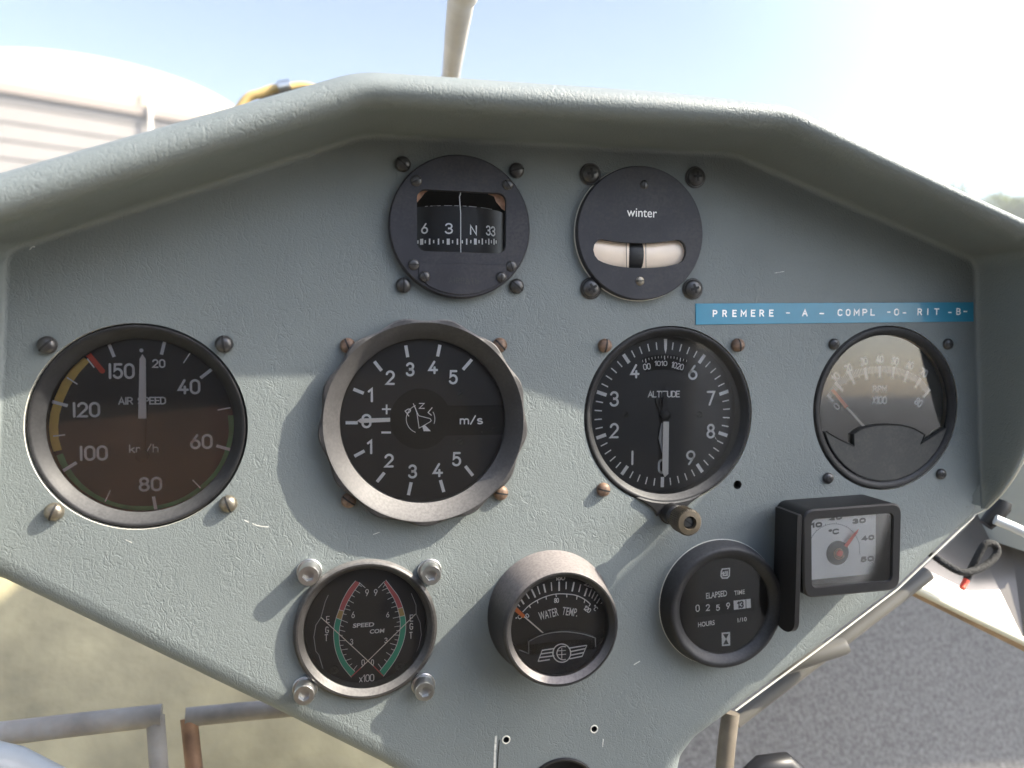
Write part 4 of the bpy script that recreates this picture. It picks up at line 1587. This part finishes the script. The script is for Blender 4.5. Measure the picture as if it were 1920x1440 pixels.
obj('counter_digits', bm, M['white'], g, 0)
bm = bmesh.new()
poly(bm, [d.p(*q, zf + .1) for q in ((565, 880), (690, 866), (692, 932), (568, 947))], zf + .1)
obj('tenths_wheel', bm, M['card'], g, 0)
bm = bmesh.new()
d.text(bm, '13', 592, 882, 640, 936, .7, z=zf + .2, rot=4)
d.line(bm, ((655, 872), (657, 938)), .35, z=zf + .2)
obj('tenths_digits', bm, M['bkprint'], g, 0)
font_text('lettering', 'ELAPSED', d, (365, 813, 518, 858), M['white'], g, rot=4, bold=.02)
font_text('lettering', 'TIME', d, (570, 803, 648, 836), M['white'], g, rot=4, bold=.02)
font_text('lettering', 'HOURS', d, (307, 1030, 428, 1066), M['white'], g, rot=4, bold=.02)
font_text('lettering', '1/10', d, (595, 1003, 662, 1034), M['white'], g, rot=4, bold=.02)
bm = bmesh.new()
for pts in (((483, 650), (536, 645), (534, 700), (520, 714), (484, 716), (474, 700), (476, 668), (483, 650)),):
    ribbon(bm, [d.p(*q, zf + .05) for q in pts], .65, zf + .05, 0, closed=True)
d.line(bm, ((490, 668), (490, 697), (518, 695), (518, 662)), .7, z=zf + .1)
d.line(bm, ((478, 682), (505, 680), (505, 662)), .5, z=zf + .15)
obj('maker_emblem', bm, M['white'], g, 0)
bm = bmesh.new()
poly(bm, [d.p(*q, zf + .04) for q in ((478, 1113), (540, 1108), (541, 1207), (480, 1212))], zf + .04)
obj('hourglass_box', bm, M['card'], g, 0)
bm = bmesh.new()
poly(bm, [d.p(*q, zf + .12) for q in ((488, 1124), (530, 1121), (511, 1160))], zf + .12)
poly(bm, [d.p(*q, zf + .12) for q in ((511, 1160), (531, 1197), (489, 1200))], zf + .12)
obj('hourglass_symbol', bm, M['bkprint'], g, 0)
obj('glass', disc(21.8, 6.0), M['glass_clean'], g, 0)

# ---------------------------------------------------------------- thermometer
ZB, ZFR = 3.0, 21.0
cn = [at(1230 + x / 3.89, 900 + y / 3.89, ZFR) for x, y in ((1072, 222), (1797, 166), (1782, 802), (1078, 866))]
c = (sum(p[0] for p in cn) / 4, sum(p[1] for p in cn) / 4)
cn = [(p[0] - c[0], p[1] - c[1]) for p in cn]
g = thing('thermometer', 'square black framed thermometer with a white face and red pointer on a side bracket', 'thermometer', c, 0)


def quad_round(q, r, n=6):
    """rounded version of a four-cornered outline (TL, TR, BR, BL)."""
    out = []
    for i in range(4):
        p0, p1, p2 = Vector(q[i - 1]), Vector(q[i]), Vector(q[(i + 1) % 4])
        a, b = (p0 - p1).normalized() * r, (p2 - p1).normalized() * r
        for k in range(n + 1):
            t = k / n
            v = (p1 + a) * (1 - t) ** 2 + p1 * 2 * t * (1 - t) + (p1 + b) * t * t
            out.append((v.x, v.y))
    return out


def shrink(q, s):
    return inset(q[::-1], s)[::-1]


outer = quad_round(cn, 5.5)
in1 = quad_round(shrink(cn, 4.0), 3.2)
in2 = quad_round(shrink(cn, 4.4), 3.0)
ofr = quad_round(shrink(cn, .7), 5.0)
bm = bmesh.new()
rows = []
for pts, z in ((outer, ZB - 3), (outer, ZFR - .7), (ofr, ZFR), (in1, ZFR - .1), (in2, ZFR - .8), (in2, 14.5)):
    rows.append([bm.verts.new((x, y, z)) for x, y in pts])
for a, b in zip(rows, rows[1:]):
    for k in range(len(a)):
        bm.faces.new((a[k], b[k], b[(k + 1) % len(a)], a[(k + 1) % len(a)]))
bm.faces.new(rows[0])
bmesh.ops.recalc_face_normals(bm, faces=bm.faces)
for f in bm.faces:
    zs_ = [v.co.z for v in f.verts]
    if min(zs_) < 10 and max(zs_) > ZFR - 1 and max(zs_) < ZFR - .75:
        f.material_index = 1
obj('housing', bm, [M['black_clean'], M['liner']], g, 35)
zc = 17.6
d = Dial(1230, 900, 3.89, c, zc)
floor_pts = quad_round(shrink(cn, 4.2), 3)
obj('back_plate', prism(floor_pts, zc - 2, zc - .6), M['dial'], g, 0)
card_q = [d.p(*q, zc) for q in ((1085, 260), (1606, 218), (1600, 683), (1075, 735))]
card = obj('white_card', prism(quad_round(card_q, 1.6), zc - .5, zc, bevel=.1), M['card'], g, 0)
bm = bmesh.new()
for t, b, r in (('10', (1130, 308, 1212, 348), 3), ('20', (1260, 255, 1358, 293), 3), ('30', (1432, 278, 1530, 318), 3), ('40', (1500, 402, 1592, 442), 3), ('50', (1492, 555, 1588, 597), 3)):
    d.text(bm, t, *b, .85, rot=r, gap=.3)
d.text(bm, 'oC', 1258, 356, 1335, 398, .7, rot=3, gap=.15)
cxz, cyz, rz = 1300, 505, 185
prv = None
for k in range(46):
    t = math.radians(205 - 215 * k / 45)
    p1_ = (cxz + rz * math.cos(t), cyz - rz * math.sin(t))
    L_ = 12 if k % 5 == 0 else 5
    p2_ = (cxz + (rz + L_) * math.cos(t), cyz - (rz + L_) * math.sin(t))
    if p1_[0] > 1120:
        d.line(bm, (p1_, p2_), .22, z=zc + .08)
        if prv and 40 < 400:
            d.line(bm, (prv, p1_), .16, z=zc + .03)
        prv = p1_
obj('scale_print', bm, M['bkprint'], card, 0)
bm = bmesh.new()
hc = d.p(1332, 535, zc + 1)
lathe([(5.4, zc), (5.4, zc + .5), (4.9, zc + .8), (3.2, zc + .9)], 48, bm, center=hc)
disc(3.4, zc + .85, 40, hc, bm)
obj('spindle_cap', bm, M['plate'], g, 40)
bm = bmesh.new()
sp = [(hc[0] + (.4 + .062 * k) * math.cos(k * .5), hc[1] + (.4 + .062 * k) * math.sin(k * .5), zc + 1.2) for k in range(38)]
tube(sp, .25, 6, bm)
obj('coil_spring', bm, M['copper'], g, 60)
zn = zc + 1.6
bm = bmesh.new()
prism([d.p(*q, zn) for q in ((1372, 478), (1392, 492), (1466, 388), (1478, 358), (1448, 384))], zn - .15, zn + .15, bm)
lathe([(1.4, zn - 1), (1.4, zn + .3), (0, zn + .5)], 24, bm, center=d.p(1340, 535, zn))
obj('pointer', bm, M['red'], g, 30)
obj('front_window', prism(quad_round(shrink(cn, 4.3), 3), ZFR - 1.05, ZFR - 1.0), M['glass_clean'], g, 0)
# side bracket: a flat strap standing edge-on along the left side and hanging below the housing
xl = at(1505, 1000, ZFR)[0] - c[0] - 1.2
ytop = cn[0][1] - 2
ybot = at(1490, 1180, 12)[1] - c[1]
pts = []
zmid, hz = (ZFR + ZB) / 2, (ZFR - ZB) / 2 - .3
for k in range(13):
    t = math.radians(180 + 180 * k / 12)
    pts.append((zmid + hz * math.cos(t), ybot + hz * .75 + hz * .75 * math.sin(t)))
pts += [(zmid + hz, ytop), (zmid - hz, ytop)]
bm = prism(pts, 0, 2.6, bevel=.5)
for v in bm.verts:
    zz, yy, xx = v.co
    v.co = (xl - 1.3 + xx, yy, zz)
bmesh.ops.recalc_face_normals(bm, faces=bm.faces)
obj('side_bracket', bm, M['black_clean'], g, 35)

# ---------------------------------------------------------------- embossed tape
d = Dial(1280, 540, 3.31, (0, 0), .35)
q = [d.p(*p) for p in ((80, 96), (1806, 88), (1806, 208), (82, 228))]
c = (sum(p[0] for p in q) / 4, sum(p[1] for p in q) / 4)
g = thing('label_strip', 'blue embossed plastic label strip stuck above the right hand gauges', 'label', c)
d.root = c
obj('tape', prism([d.p(*p) for p in ((80, 96), (1806, 88), (1806, 208), (82, 228))], .0, .35, bevel=.1), M['tape'], g, 0)
bm = bmesh.new()
z_ = .42
for w, x0, x1 in (('P', 186, 216), ('R', 246, 275), ('E', 308, 336), ('M', 360, 397), ('E', 423, 452), ('R', 476, 506), ('E', 536, 565), ('-', 640, 666), ('A', 741, 776), ('_', 848, 878), ('C', 960, 992), ('O', 1012, 1042), ('M', 1062, 1098), ('P', 1115, 1146), ('L', 1165, 1194), ('-', 1268, 1290), ('O', 1312, 1343), ('_', 1365, 1388), ('R', 1457, 1486), ('I', 1516, 1526), ('T', 1560, 1592), ('_', 1648, 1670), ('B', 1698, 1726), ('-', 1742, 1767)):
    t = (x0 - 186) / 1580
    y0 = 136 - 12 * t
    y1 = 181 - 14 * t
    d.text(bm, w, x0, y0, x1, y1, .62, z=z_)
obj('embossed_letters', bm, M['white'], g, 0)


# ================================================================== surroundings in the cockpit
def P3(px, py, z):
    x, y = at(px, py, z)
    return (x, y, z)


# black ring gauge mostly below the frame: sunk socket rim in the lower hole
cz = holes[3][0]
obj('socket_ring', lathe([(17.2, -.1), (17.2, .5), (16.6, .8), (15.8, .5), (15.4, -2)], 64), M['black_clean'], panel, 40, (cz[0] * .001, cz[1] * .001, 0))

STEEL = mat('weathered_steel_tube', (0.25, 0.235, 0.21), 0.55, metal=0.0, spec=.25, var=0.25, var_scale=70, dust=0.1, dust_col=(.35, .2, .1), dust_scale=300)
RUST = mat('rusty_steel_tube', (0.26, 0.15, 0.085), 0.55, metal=0.3, var=0.5, var_scale=60)
BEIGE = mat('beige_painted_tube', (0.105, 0.10, 0.088), 0.45, var=0.1, var_scale=50)
CARPET = mat('grey_felt_carpet', (0.138, 0.136, 0.133), 0.95, spec=.1, var=0.3, var_scale=330, bump=.5, bump_scale=700, bump_dist=.0012)
FIBRE = mat('olive_fibreglass', (0.265, 0.235, 0.14), 0.4, var=0.3, var_scale=22, bump=.3, bump_scale=120, bump_dist=.002)


def frame_thing(name, label, cat, bm, m, group=None, smooth=50):
    o = obj(name, bm, m, None, smooth)
    o.rotation_euler = (PI / 2, 0, 0)
    o.location = (0, 0, H)
    tag(o, label, cat, group)
    return o


def grid_sheet(fn, nu, nv):
    bm = bmesh.new()
    vv = [[bm.verts.new(fn(u / nu, v / nv)) for v in range(nv + 1)] for u in range(nu + 1)]
    for u in range(nu):
        for v in range(nv):
            bm.faces.new((vv[u][v], vv[u + 1][v], vv[u + 1][v + 1], vv[u][v + 1]))
    return bm


# floor pans: left fibreglass shell, right carpet
def left_pan(u, v):
    x = -900 + 960 * u
    v = 1.9 * v - .9
    if v < 0:
        return (x, -470 + 40 * v, -150 - 1200 * v + 60 * math.sin(3 * u))
    y = -470 + 400 * v
    return (x, y, -150 - 300 * v + 60 * math.sin(3 * u))


o = obj('cockpit_floor', grid_sheet(left_pan, 24, 38), FIBRE, None, 60)
o.rotation_euler, o.location = (PI / 2, 0, 0), (0, 0, H)
structure(o, 'olive brown fibreglass floor shell under the left of the panel')


def right_pan(u, v):
    x = 62 + 900 * u
    v = 1.9 * v - .9
    if v < 0:
        return (x, -520 + 30 * v, -120 - 1200 * v + 15 * math.sin(5 * u))
    y = -520 + 520 * v
    return (x, y, -120 - 260 * v + 15 * math.sin(5 * u + 2 * v))


o = obj('carpet_floor', grid_sheet(right_pan, 24, 38), CARPET, None, 60)
o.rotation_euler, o.location = (PI / 2, 0, 0), (0, 0, H)
structure(o, 'mottled grey felt carpet below the right of the panel')

# right fuselage side, from the cheek of the panel forwards
SIDE = mat('pale_side_panel', (.40, .41, .38), .5, var=.08, var_scale=15)
sw = thing('cockpit_side_wall', 'pale grey green cockpit side wall at the right picture edge behind the panel cheek', 'side wall', (0, 0))
bm = bmesh.new()
prism([(296, -30), (330, -500), (540, -1000), (560, -1000), (352, -490), (318, -30)], -95, 62, bm)
for v in bm.verts:
    x_, zz, y_ = v.co
    v.co = (x_, y_, zz)
bmesh.ops.recalc_face_normals(bm, faces=bm.faces)
obj('skin', bm, SIDE, sw, 40)

# rudder pedal frames, lower left
z1, z2 = -70, -80
bm = tube([P3(-60, 1383, -60), P3(150, 1358, -66), P3(303, 1341, z1)], 5.2, 20)
tube([P3(291, 1343, z1), P3(298, 1440, z1 + 8), P3(303, 1520, z1 + 14)], 4.2, 20, bm)
frame_thing('pedal_frame', 'bare steel rudder pedal tube with a square corner, leftmost', 'pedal', bm, STEEL, 'rudder pedal tubes')
bm = tube([P3(348, 1345, z2), P3(450, 1335, z2 - 3), P3(640, 1318, z2 - 8)], 4.6, 20)
tube([P3(354, 1346, z2), P3(364, 1440, z2 + 8), P3(370, 1520, z2 + 14)], 4.0, 20, bm, 1)
frame_thing('pedal_frame', 'rudder pedal tube with a rusty upright, tucked under the panel edge', 'pedal', bm, [STEEL, RUST], 'rudder pedal tubes')
bm = tube([P3(-80, 1418, -40), P3(20, 1440, -44), P3(140, 1500, -50)], 9, 24)
frame_thing('grey_duct', 'pale grey rounded duct at the bottom left corner', 'duct', bm, mat('grey_plastic', (.26, .28, .29), .4, var=.1, var_scale=60))

# frame tubes, lower right
bm = tube([P3(1378, 1352, -30), P3(1540, 1228, -30), P3(1740, 1075, -30)], 3.8, 20)
frame_thing('frame_tube', 'long beige frame tube running along the lower right panel edge', 'tube', bm, BEIGE, 'frame tubes behind the panel')
bm = tube([P3(1430, 1262, -24), P3(1500, 1238, -20), P3(1580, 1212, -16), P3(1588, 1209, -15.5)], [4.2, 4.2, 4.2, 3.6], 20)
frame_thing('frame_tube', 'short beige tube stub ending over the grey carpet', 'tube', bm, BEIGE, 'frame tubes behind the panel')
bm = tube([P3(1370, 1336, -22), P3(1362, 1400, -20), P3(1352, 1520, -18)], 4.3, 20)
frame_thing('frame_tube', 'brown vertical tube going down beside the lower panel tongue', 'tube', bm, mat('brown_tube', (.12, .102, .078), .5, var=.3, var_scale=80), 'frame tubes behind the panel')
bm = tube([P3(1395, 1475, -10), P3(1430, 1440, -10), P3(1470, 1434, -10), P3(1505, 1465, -10), P3(1515, 1500, -10)], 6, 16)
frame_thing('black_hose', 'black hose bent over at the bottom edge on the carpet', 'hose', bm, M['black_clean'])

# cream side shelf on the right with its edge board, cord and stay
zs = -45
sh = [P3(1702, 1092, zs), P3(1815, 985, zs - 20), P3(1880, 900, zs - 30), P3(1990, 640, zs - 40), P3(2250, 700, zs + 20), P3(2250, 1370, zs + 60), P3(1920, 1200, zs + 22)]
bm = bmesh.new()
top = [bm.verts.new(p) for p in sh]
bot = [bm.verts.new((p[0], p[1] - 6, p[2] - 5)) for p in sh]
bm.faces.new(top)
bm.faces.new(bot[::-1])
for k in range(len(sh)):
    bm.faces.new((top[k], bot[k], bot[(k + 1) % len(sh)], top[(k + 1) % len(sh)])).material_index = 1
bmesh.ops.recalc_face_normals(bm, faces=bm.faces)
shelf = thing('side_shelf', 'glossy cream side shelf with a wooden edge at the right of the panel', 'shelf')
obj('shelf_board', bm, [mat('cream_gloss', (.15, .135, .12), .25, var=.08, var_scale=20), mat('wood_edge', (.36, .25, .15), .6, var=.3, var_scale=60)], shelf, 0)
bm = tube([P3(1700, 1096, zs + 1), P3(1810, 1150, zs + 13), P3(1925, 1205, zs + 24), P3(2150, 1320, zs + 50)], 2.2, 12)
obj('edge_strip', bm, mat('pale_plastic_strip', (.70, .66, .50), .35), shelf, 60)
bm = tube([P3(1894, 905, zs), P3(1905, 885, zs), P3(1960, 835, zs)], 1.5, 8)
frame_thing('lilac_wire', 'thin lilac wire beside the lower right cheek of the panel', 'wire', bm, mat('lilac_plastic', (.35, .33, .6), .4))
cord = smooth_path([P3(1735, 1030, -38), P3(1770, 1056, -30), P3(1806, 1073, -24), P3(1845, 1062, -24), P3(1868, 1040, -25), P3(1866, 1022, -26), P3(1848, 1020, -27), P3(1832, 1045, -28), P3(1815, 1080, -30), P3(1812, 1088, -30)], 6)
cd = thing('looped_cord', 'black braided cord looped over itself with a red tip, lying on the cream shelf', 'cord')
obj('braid', tube([tuple(q) for q in cord], 1.9, 12), mat('black_braid', (.018, .018, .018), .8, bump=1, bump_scale=900, bump_dist=.001), cd, 60)
obj('red_tip', tube([P3(1812, 1087, -29.5), P3(1808, 1095, -29), P3(1804, 1103, -28)], 1.6, 12), M['red'], cd, 60)
st = thing('canopy_stay', 'light grey rod in a black clip beside the lower right panel edge', 'rod')
obj('rod', tube([P3(1866, 974, -14), P3(1900, 988, -10), P3(2000, 1035, 0)], 2.6, 16), mat('grey_rod', (.55, .57, .58), .35, metal=.3), st, 60)
obj('clip', tube([P3(1848, 984, -20), P3(1864, 968, -19), P3(1880, 950, -18), P3(1884, 940, -18)], [3.6, 4.4, 4.2, 3.4], 16), M['black_clean'], st, 60)

# windscreen centre bow
bow = [P3(838, 220, -330), P3(845, 147, -300), P3(856, 60, -150), P3(866, -10, -70), P3(880, -120, 10)]
bow = [(bow[0][0] - 4, -60, -400)] + bow + [(bow[4][0] - 6, 300, 160), (bow[4][0] - 10, 390, 420), (bow[4][0] - 12, 420, 900)]
bm = tube([tuple(q) for q in smooth_path(bow, 4)], 7, 20)
frame_thing('windscreen_bow', 'pale windscreen bow rising from behind the hood into the sky', 'canopy frame', bm, mat('pale_beige_paint', (.55, .50, .42), .45, var=.1, var_scale=40))

# yellow hose with clamp in front of the hood
hz_ = -420
fh = thing('yellow_hose', 'yellow hose with a metal clamp showing above the hood at left', 'hose')
pts = smooth_path([P3(380, 620, hz_), P3(400, 330, hz_), P3(452, 200, hz_), P3(490, 175, hz_), P3(530, 166, hz_), P3(600, 175, hz_), P3(680, 300, hz_), P3(700, 620, hz_)], 8)
obj('hose', tube([tuple(q) for q in pts], 4.2, 16), mat('yellow_rubber', (.42, .30, .12), .4), fh, 60)
bm = tube([P3(522, 165, hz_ + 4), P3(545, 161, hz_ + 4)], 6, 20)
tube([P3(533, 160, hz_ + 4), P3(535, 152, hz_ + 4)], 3, 16, bm)
obj('clamp', bm, M['zinc'], fh, 40)
bm = tube([P3(488, 190, hz_ + 12), P3(530, 177, hz_ + 12), P3(572, 168, hz_ + 12)], 2.4, 16)
obj('sleeve', bm, M['black_clean'], fh, 60)

# unseen seat added behind the camera, shaped for reflections in the gauge glasses
BROWN = mat('reflected_brown', (.46, .23, .13), .5, var=.3, var_scale=14, bump=.4, bump_scale=120, bump_dist=.002)
SEAT = mat('charcoal_seat_cloth', (.05, .047, .048), .8, var=.35, var_scale=20, bump=.4, bump_scale=200, bump_dist=.002)
st = thing('unseen_seat', 'unseen charcoal seat added behind the camera, with a brown bolster for reflections in the gauge glasses', 'seat', (-60, -160), 640)
bm = bmesh.new()
prism(rrect(-420, -460, 400, 330, 110, 8), 0, 110, bm, bevel=40)
bmesh.ops.rotate(bm, verts=bm.verts, cent=(0, 0, 0), matrix=Matrix.Rotation(PI, 3, 'Y'))
obj('backrest', bm, SEAT, st, 50)
bm = bmesh.new()
prism(rrect(-20, 320, 270, 440, 40, 8), 20, 110, bm, bevel=25)
bmesh.ops.rotate(bm, verts=bm.verts, cent=(0, 0, 0), matrix=Matrix.Rotation(PI, 3, 'Y'))
for v in bm.verts:
    v.co.x *= -1
bmesh.ops.recalc_face_normals(bm, faces=bm.faces)
obj('added_headrest', bm, SEAT, st, 50)  # added to darken the reflection in the compass glass
bm = bmesh.new()
prism(rrect(-400, -260, -110, 100, 40, 8), 0, 30, bm, bevel=14)
for v in bm.verts:
    v.co = Vector((v.co.x, v.co.y + .10 * (v.co.x + 250), -112 - v.co.z))
bmesh.ops.recalc_face_normals(bm, faces=bm.faces)
obj('reflection_bolster', bm, BROWN, st, 50)  # added for the brown reflection in the airspeed glass
bm = bmesh.new()
prism(rrect(-420, -330, 400, 0, 60, 8), 0, 100, bm, bevel=30)
bmesh.ops.rotate(bm, verts=bm.verts, cent=(0, 0, 0), matrix=Matrix.Rotation(-PI / 2, 3, 'X'))
for v in bm.verts:
    v.co += Vector((0, -430, -60))
obj('cushion', bm, SEAT, st, 50)

# unseen panel and bar added outside the view to shade the cockpit
WP = mat('pale_panel_paint', (.50, .50, .48), .5)
wg = thing('shade_panel', 'unseen pale panel added high on the right to shade the floor', 'shade_panel', (-350, 560), 200)
bm = bmesh.new()
prism([(910, 10), (3200, 10), (3200, 750), (910, 750)], 0, 70, bm, bevel=15)
bmesh.ops.rotate(bm, verts=bm.verts, cent=(0, 0, 0), matrix=Matrix.Rotation(-PI / 2, 3, 'X'))
obj('skin', bm, WP, wg, 0)
cf = thing('shadow_bar', 'unseen grey green bar added high on the right to cast a shadow band', 'shadow bar', (500, 263), 60)
bm = bmesh.new()
prism(rrect(-14, -50, 14, 50, 12, 6), 0, 420, bm)
obj('padded_tube', bm, M['leather'], cf, 50)

# ================================================================== outside
GRASS = mat('airfield_apron', (.06, .062, .065), .9, spec=.2, var=.2, var_scale=.6)
bm = bmesh.new()
bmesh.ops.create_grid(bm, x_segments=8, y_segments=8, size=900000)
o = obj('ground', bm, GRASS, None, 0)
structure(o, 'grey airfield apron')

# hangar: gable end with a white vaulted head, brown beam and ribbed doors
A = Vector(P3(-300, 128, -18700))
B = Vector(P3(0, 160, -20000))
Cc = Vector(P3(430, 205, -22100))
uu = (Cc - B)
uu.y = 0
beam_y = B.y
uu.normalize()
nn = Vector((uu.z, 0, -uu.x))
if nn.z > 0:
    nn = -nn                                              # away from us
hg = thing('hangar', 'big pale hangar with a white curved gable and ribbed doors beyond the hood', 'hangar', (0, 0))
base = Vector((B.x, 0, B.z))
W2 = 8200


def hp(s, y, dpt=0):
    v = base + uu * s + nn * dpt
    return (v.x, y, v.z)


s_right = (Vector(P3(462, 200, -22300)) - base).dot(uu)
s0 = (Vector(P3(200, 180, -20950)) - base).dot(uu)
peak = P3(200, 112, -20950)[1] - beam_y
half = s_right - s0
arcp = [(s0 + half * math.cos(math.radians(t)), beam_y + 60 + (peak - 60) * math.sin(math.radians(t)) ** 1.0) for t in range(0, 181, 6)]
bm = bmesh.new()
f0 = [bm.verts.new(hp(s, y, 0)) for s, y in arcp]
f1 = [bm.verts.new(hp(s, y, 18000)) for s, y in arcp]
bm.faces.new(f0)
for k in range(len(arcp) - 1):
    bm.faces.new((f0[k], f0[k + 1], f1[k + 1], f1[k]))
bmesh.ops.recalc_face_normals(bm, faces=bm.faces)
obj('vaulted_roof', bm, mat('white_membrane', (.36, .315, .23), .6), hg, 0)


def box_s(s0_, s1_, y0_, y1_, d0_, d1_):
    bm = bmesh.new()
    v = [bm.verts.new(hp(s, y, dd)) for dd in (d0_, d1_) for s, y in ((s0_, y0_), (s1_, y0_), (s1_, y1_), (s0_, y1_))]
    for q in ((0, 1, 2, 3), (7, 6, 5, 4), (0, 4, 5, 1), (1, 5, 6, 2), (2, 6, 7, 3), (3, 7, 4, 0)):
        bm.faces.new([v[k] for k in q])
    bmesh.ops.recalc_face_normals(bm, faces=bm.faces)
    return bm


obj('beam', box_s(s0 - half, s_right, beam_y - 170, beam_y + 60, -150, 200), mat('brown_beam', (.17, .14, .12), .7), hg, 0)
gy = -H * 1000
bm = bmesh.new()
y = gy
k = 0
prof = []
while y < beam_y - 190:
    prof += [(y, 0), (y + 330, 0), (y + 360, 45), (y + 400, 45)]
    y += 430
prev = None
for (yy, dd) in prof:
    cur = (bm.verts.new(hp(s0 - half, yy, dd)), bm.verts.new(hp(s_right - 60, yy, dd)))
    if prev:
        bm.faces.new((prev[0], prev[1], cur[1], cur[0]))
    prev = cur
bmesh.ops.recalc_face_normals(bm, faces=bm.faces)
obj('ribbed_wall', bm, mat('pale_pink_sheet', (.15, .138, .128), .6, var=.05, var_scale=1), hg, 0)
obj('side_wall', box_s(s_right - 200, s_right - 60, gy, beam_y - 260, 40, 18000), M['card'], hg, 0)
pm = Vector(P3(278, 195, -21300))
sp_ = (pm - base).dot(uu)
obj('door_post', box_s(sp_ - 32, sp_ + 32, gy, beam_y + 620, -300, -180), mat('pale_post', (.6, .55, .5), .6), hg, 0)

# trees beyond the right cheek
LEAF = mat('tree_leaf', (.16, .18, .12), .7, var=.4, var_scale=.8)
_nt = LEAF.node_tree
_tr = _nt.nodes.new('ShaderNodeBsdfTranslucent')
_tr.inputs[0].default_value = (.20, .24, .10, 1)
_mx = _nt.nodes.new('ShaderNodeMixShader')
_mx.inputs[0].default_value = .4
_nt.links.new(_nt.nodes['Principled BSDF'].outputs[0], _mx.inputs[1])
_nt.links.new(_tr.outputs[0], _mx.inputs[2])
_nt.links.new(_mx.outputs[0], _nt.nodes['Material Output'].inputs[0])
BARK = mat('tree_bark', (.10, .075, .05), .9)


def tree(px, top_px, z, spread, label):
    x, ty = at(px, top_px, z)
    rr = random.Random(int(px))
    t = thing('tree', label, 'tree', (x, 0), z, 'trees at the airfield edge')
    h = ty - gy
    off = gy
    bm = tube([(0, off, 0), (60, off + h * .3, 40), (-40, off + h * .6, 0), (0, off + h * .85, 0)], [260, 200, 130, 40], 12)
    for k in range(6):
        a = rr.uniform(0, 2 * PI)
        y0_ = off + h * rr.uniform(.3, .6)
        tube([(0, y0_, 0), (math.cos(a) * spread * .35, y0_ + h * .12, math.sin(a) * spread * .35), (math.cos(a) * spread * .7, y0_ + h * .28, math.sin(a) * spread * .7)], [90, 60, 20], 8, bm)
    obj('trunk', bm, BARK, t, 60)
    bm = bmesh.new()
    clumps = []
    for k in range(46):
        a = rr.uniform(0, 2 * PI)
        e = rr.uniform(-.5, 1)
        rad = spread * rr.uniform(.35, .95) * math.sqrt(max(.1, 1 - (e * .85) ** 2))
        clumps.append((math.cos(a) * rad, off + h * (.62 + .33 * e), math.sin(a) * rad, spread * rr.uniform(.16, .34)))
    for (a, b, c_, r) in clumps:
        for k in range(110):
            v = Vector((rr.gauss(0, 1), rr.gauss(0, 1), rr.gauss(0, 1))).normalized() * r * rr.uniform(.5, 1.05)
            p = Vector((a, b, c_)) + v
            s = rr.uniform(70, 150)
            u1 = Vector((rr.gauss(0, 1), rr.gauss(0, 1), rr.gauss(0, 1))).normalized()
            u2 = u1.orthogonal().normalized()
            bm.faces.new([bm.verts.new(p + u1 * s), bm.verts.new(p + u2 * s * .5), bm.verts.new(p - u1 * s), bm.verts.new(p - u2 * s * .5)])
    obj('crown', bm, LEAF, t, 0)


tree(1745, 338, -30000, 2400, 'tallest pale green tree showing just over the hood, leftmost of the row')
tree(1850, 372, -27000, 2300, 'middle tree of the row over the right hood edge')
tree(1950, 368, -25000, 2300, 'tree at the right picture edge above the hood')

# haze added for the glare that washes out the far trees
bm = bmesh.new()
bmesh.ops.create_cube(bm, size=1)
hz = bpy.data.materials.new('air')
hz.use_nodes = True
_n = hz.node_tree
_n.nodes.clear()
_pv = _n.nodes.new('ShaderNodeVolumePrincipled')
_pv.inputs['Color'].default_value = (.9, .93, .96, 1)
_pv.inputs['Density'].default_value = .0045
_o = _n.nodes.new('ShaderNodeOutputMaterial')
_n.links.new(_pv.outputs[0], _o.inputs['Volume'])
for v in bm.verts:
    v.co = Vector((v.co.x * 260, v.co.y * 260, -1.0 if v.co.z < 0 else 12.0))
o = obj('haze', bm, hz, None, 0, scale=1)
structure(o, 'thin pale haze added to wash out the distance', 'stuff')
